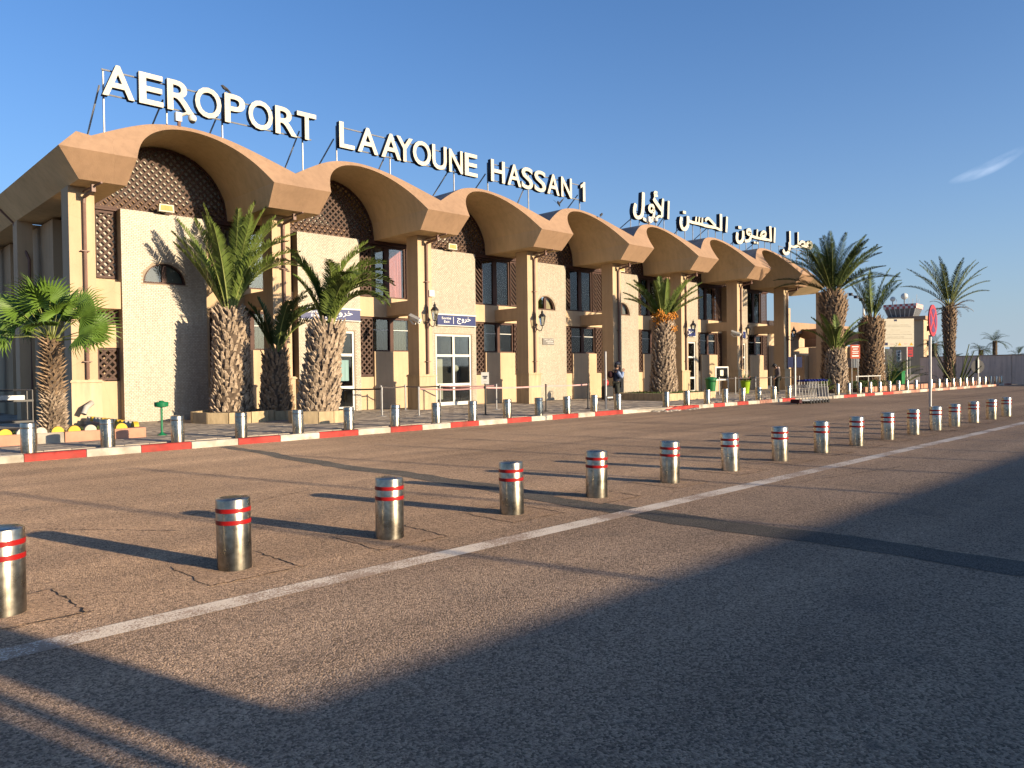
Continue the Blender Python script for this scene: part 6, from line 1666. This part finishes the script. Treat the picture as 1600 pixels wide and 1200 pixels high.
J1 = dict(pelvis=(0, 0, .95), chest=(-.02, 0, 1.30), neck=(.0, 0, 1.50), head=(.03, 0, 1.60), crown=(.03, 0, 1.68), shl=(.0, .18, 1.40), ell=(.14, .22, 1.13), wrl=(.25, .09, 1.37), shr=(.0, -.18, 1.40), elr=(.16, -.22, 1.13), wrr=(.24, -.06, 1.40),
          hpl=(0, .09, .90), knl=(.03, .10, .50), anl=(-.01, .10, .09), tol=(.13, .12, .04), hpr=(0, -.09, .90), knr=(.03, -.10, .50), anr=(-.01, -.10, .09), tor=(.13, -.12, .04))
def ex1(t, J):
    bp_ = skin_mesh([(-.23, 0, 1.12), (-.24, 0, 1.30), (-.21, 0, 1.42)], [(0, 1), (1, 2)], [(.14, .13), (.15, .14), (.10, .10)], 'maroon'); link('backpack', bp_, t)
    for sg in (-1, 1): MB().tube([(-.15, sg*.12, 1.44), (.06, sg*.13, 1.46), (.12, sg*.13, 1.3), (.0, sg*.15, 1.08)], .022, 5).build('backpack_strap', 'black_plastic', t, world=False)
person('person in a cap with a backpack, hands raised to the mouth, behind the kerb bollards', (23.25, 18.3, .14), R(-44), J1, dict(torso='navy', sleeve='denim_blue', legs='trousers', cap='navy'), ex1)
J2 = dict(pelvis=(-.02, 0, .93), chest=(.0, 0, 1.27), neck=(.06, 0, 1.45), head=(.13, 0, 1.52), crown=(.17, 0, 1.59), shl=(.0, .18, 1.36), ell=(-.02, .22, 1.08), wrl=(.15, .15, .90), shr=(.0, -.18, 1.36), elr=(.0, -.22, 1.08), wrr=(.16, -.12, .92),
          hpl=(-.02, .09, .88), knl=(.02, .10, .49), anl=(-.03, .10, .09), tol=(.11, .12, .04), hpr=(-.02, -.09, .88), knr=(.05, -.08, .49), anr=(.03, -.08, .09), tor=(.17, -.09, .04))
def ex2(t, J):
    link('hood', skin_mesh([(-.08, 0, 1.40), (.0, 0, 1.47), (-.06, .12, 1.40), (-.06, -.12, 1.40)], [(0, 1), (0, 2), (0, 3)], [.10, .08, .07, .07], 'hood'), t)
    MB().box(.17, .23, -.06, .06, .86, 1.0).build('held_paper', 'paper', t, world=False)
person('person in a dark cap and grey jacket with head bowed, by the blue sign post', (39.5, 19.95, .14), R(136), J2, dict(torso='jacket_grey', legs='trousers', cap='black_plastic'), ex2)
# a bicycle-like dark shrub behind trolleys: small potted plant
bush('small dark plant just behind the nested trolleys', 41.6, 18.2, .8, .2, 10, 140)

# ------------------------------------------------------------------ what stands behind the camera (casts the long shadows)
nb = thing('opposite_building', 'flat-roofed cream building across the road, behind the camera', 'building', (25, -9, 0))
YO = -7.0
SH = lambda y: math.tan(R(SUN_ELEV))*(y-YO)/.963
STR = (1.0, .885, .785, .665)
xo = lambda x, y: x+.2804*(y-YO)
MB().box(xo(1.67, 3.44), 80, YO-5, YO, 0, SH(3.44)).build('wall', 'cream', nb)
MB().box(xo(STR[0], 4.5), xo(1.375, 4.5), YO-.4, YO, 0, SH(5.98)).build('pillar', 'cream', nb)
MB().box(-4, xo(STR[3], 4.5), YO-1.4, YO, 0, SH(6.2)).build('side_block', 'cream', nb)
MB().box(xo(STR[2], 4.5), xo(STR[1], 4.5), YO-.3, YO-.24, 0, SH(6)).build('pole', 'galv', nb)
proto = None
for i, xa in enumerate((2.9, 5.5, 8.24, 10.7, 12.7, 14.4, 16.9, 19.4, 22.5)):
    lab = '%s slim flagpole from the left behind the opposite building' % ORD[i]
    loc = (xa+.2804*24, -14.0, 0)
    if proto is None:
        proto = thing('flagpole', lab, 'flagpole', loc, group='flagpoles behind the opposite building')
        MB().tube([(0, 0, 0), (0, 0, 5.7)], [.05, .04], 8).build('pole', 'galv', proto, world=False); MB().sphere((0, 0, 5.74), .06, 8, 5).build('finial', 'galv', proto, world=False)
    else: dup(proto, loc, 0, lab)
print('objects', len(bpy.data.objects), 'slats', SLATS[0], 'tris', sum(len(m_.polygons) for m_ in bpy.data.meshes))
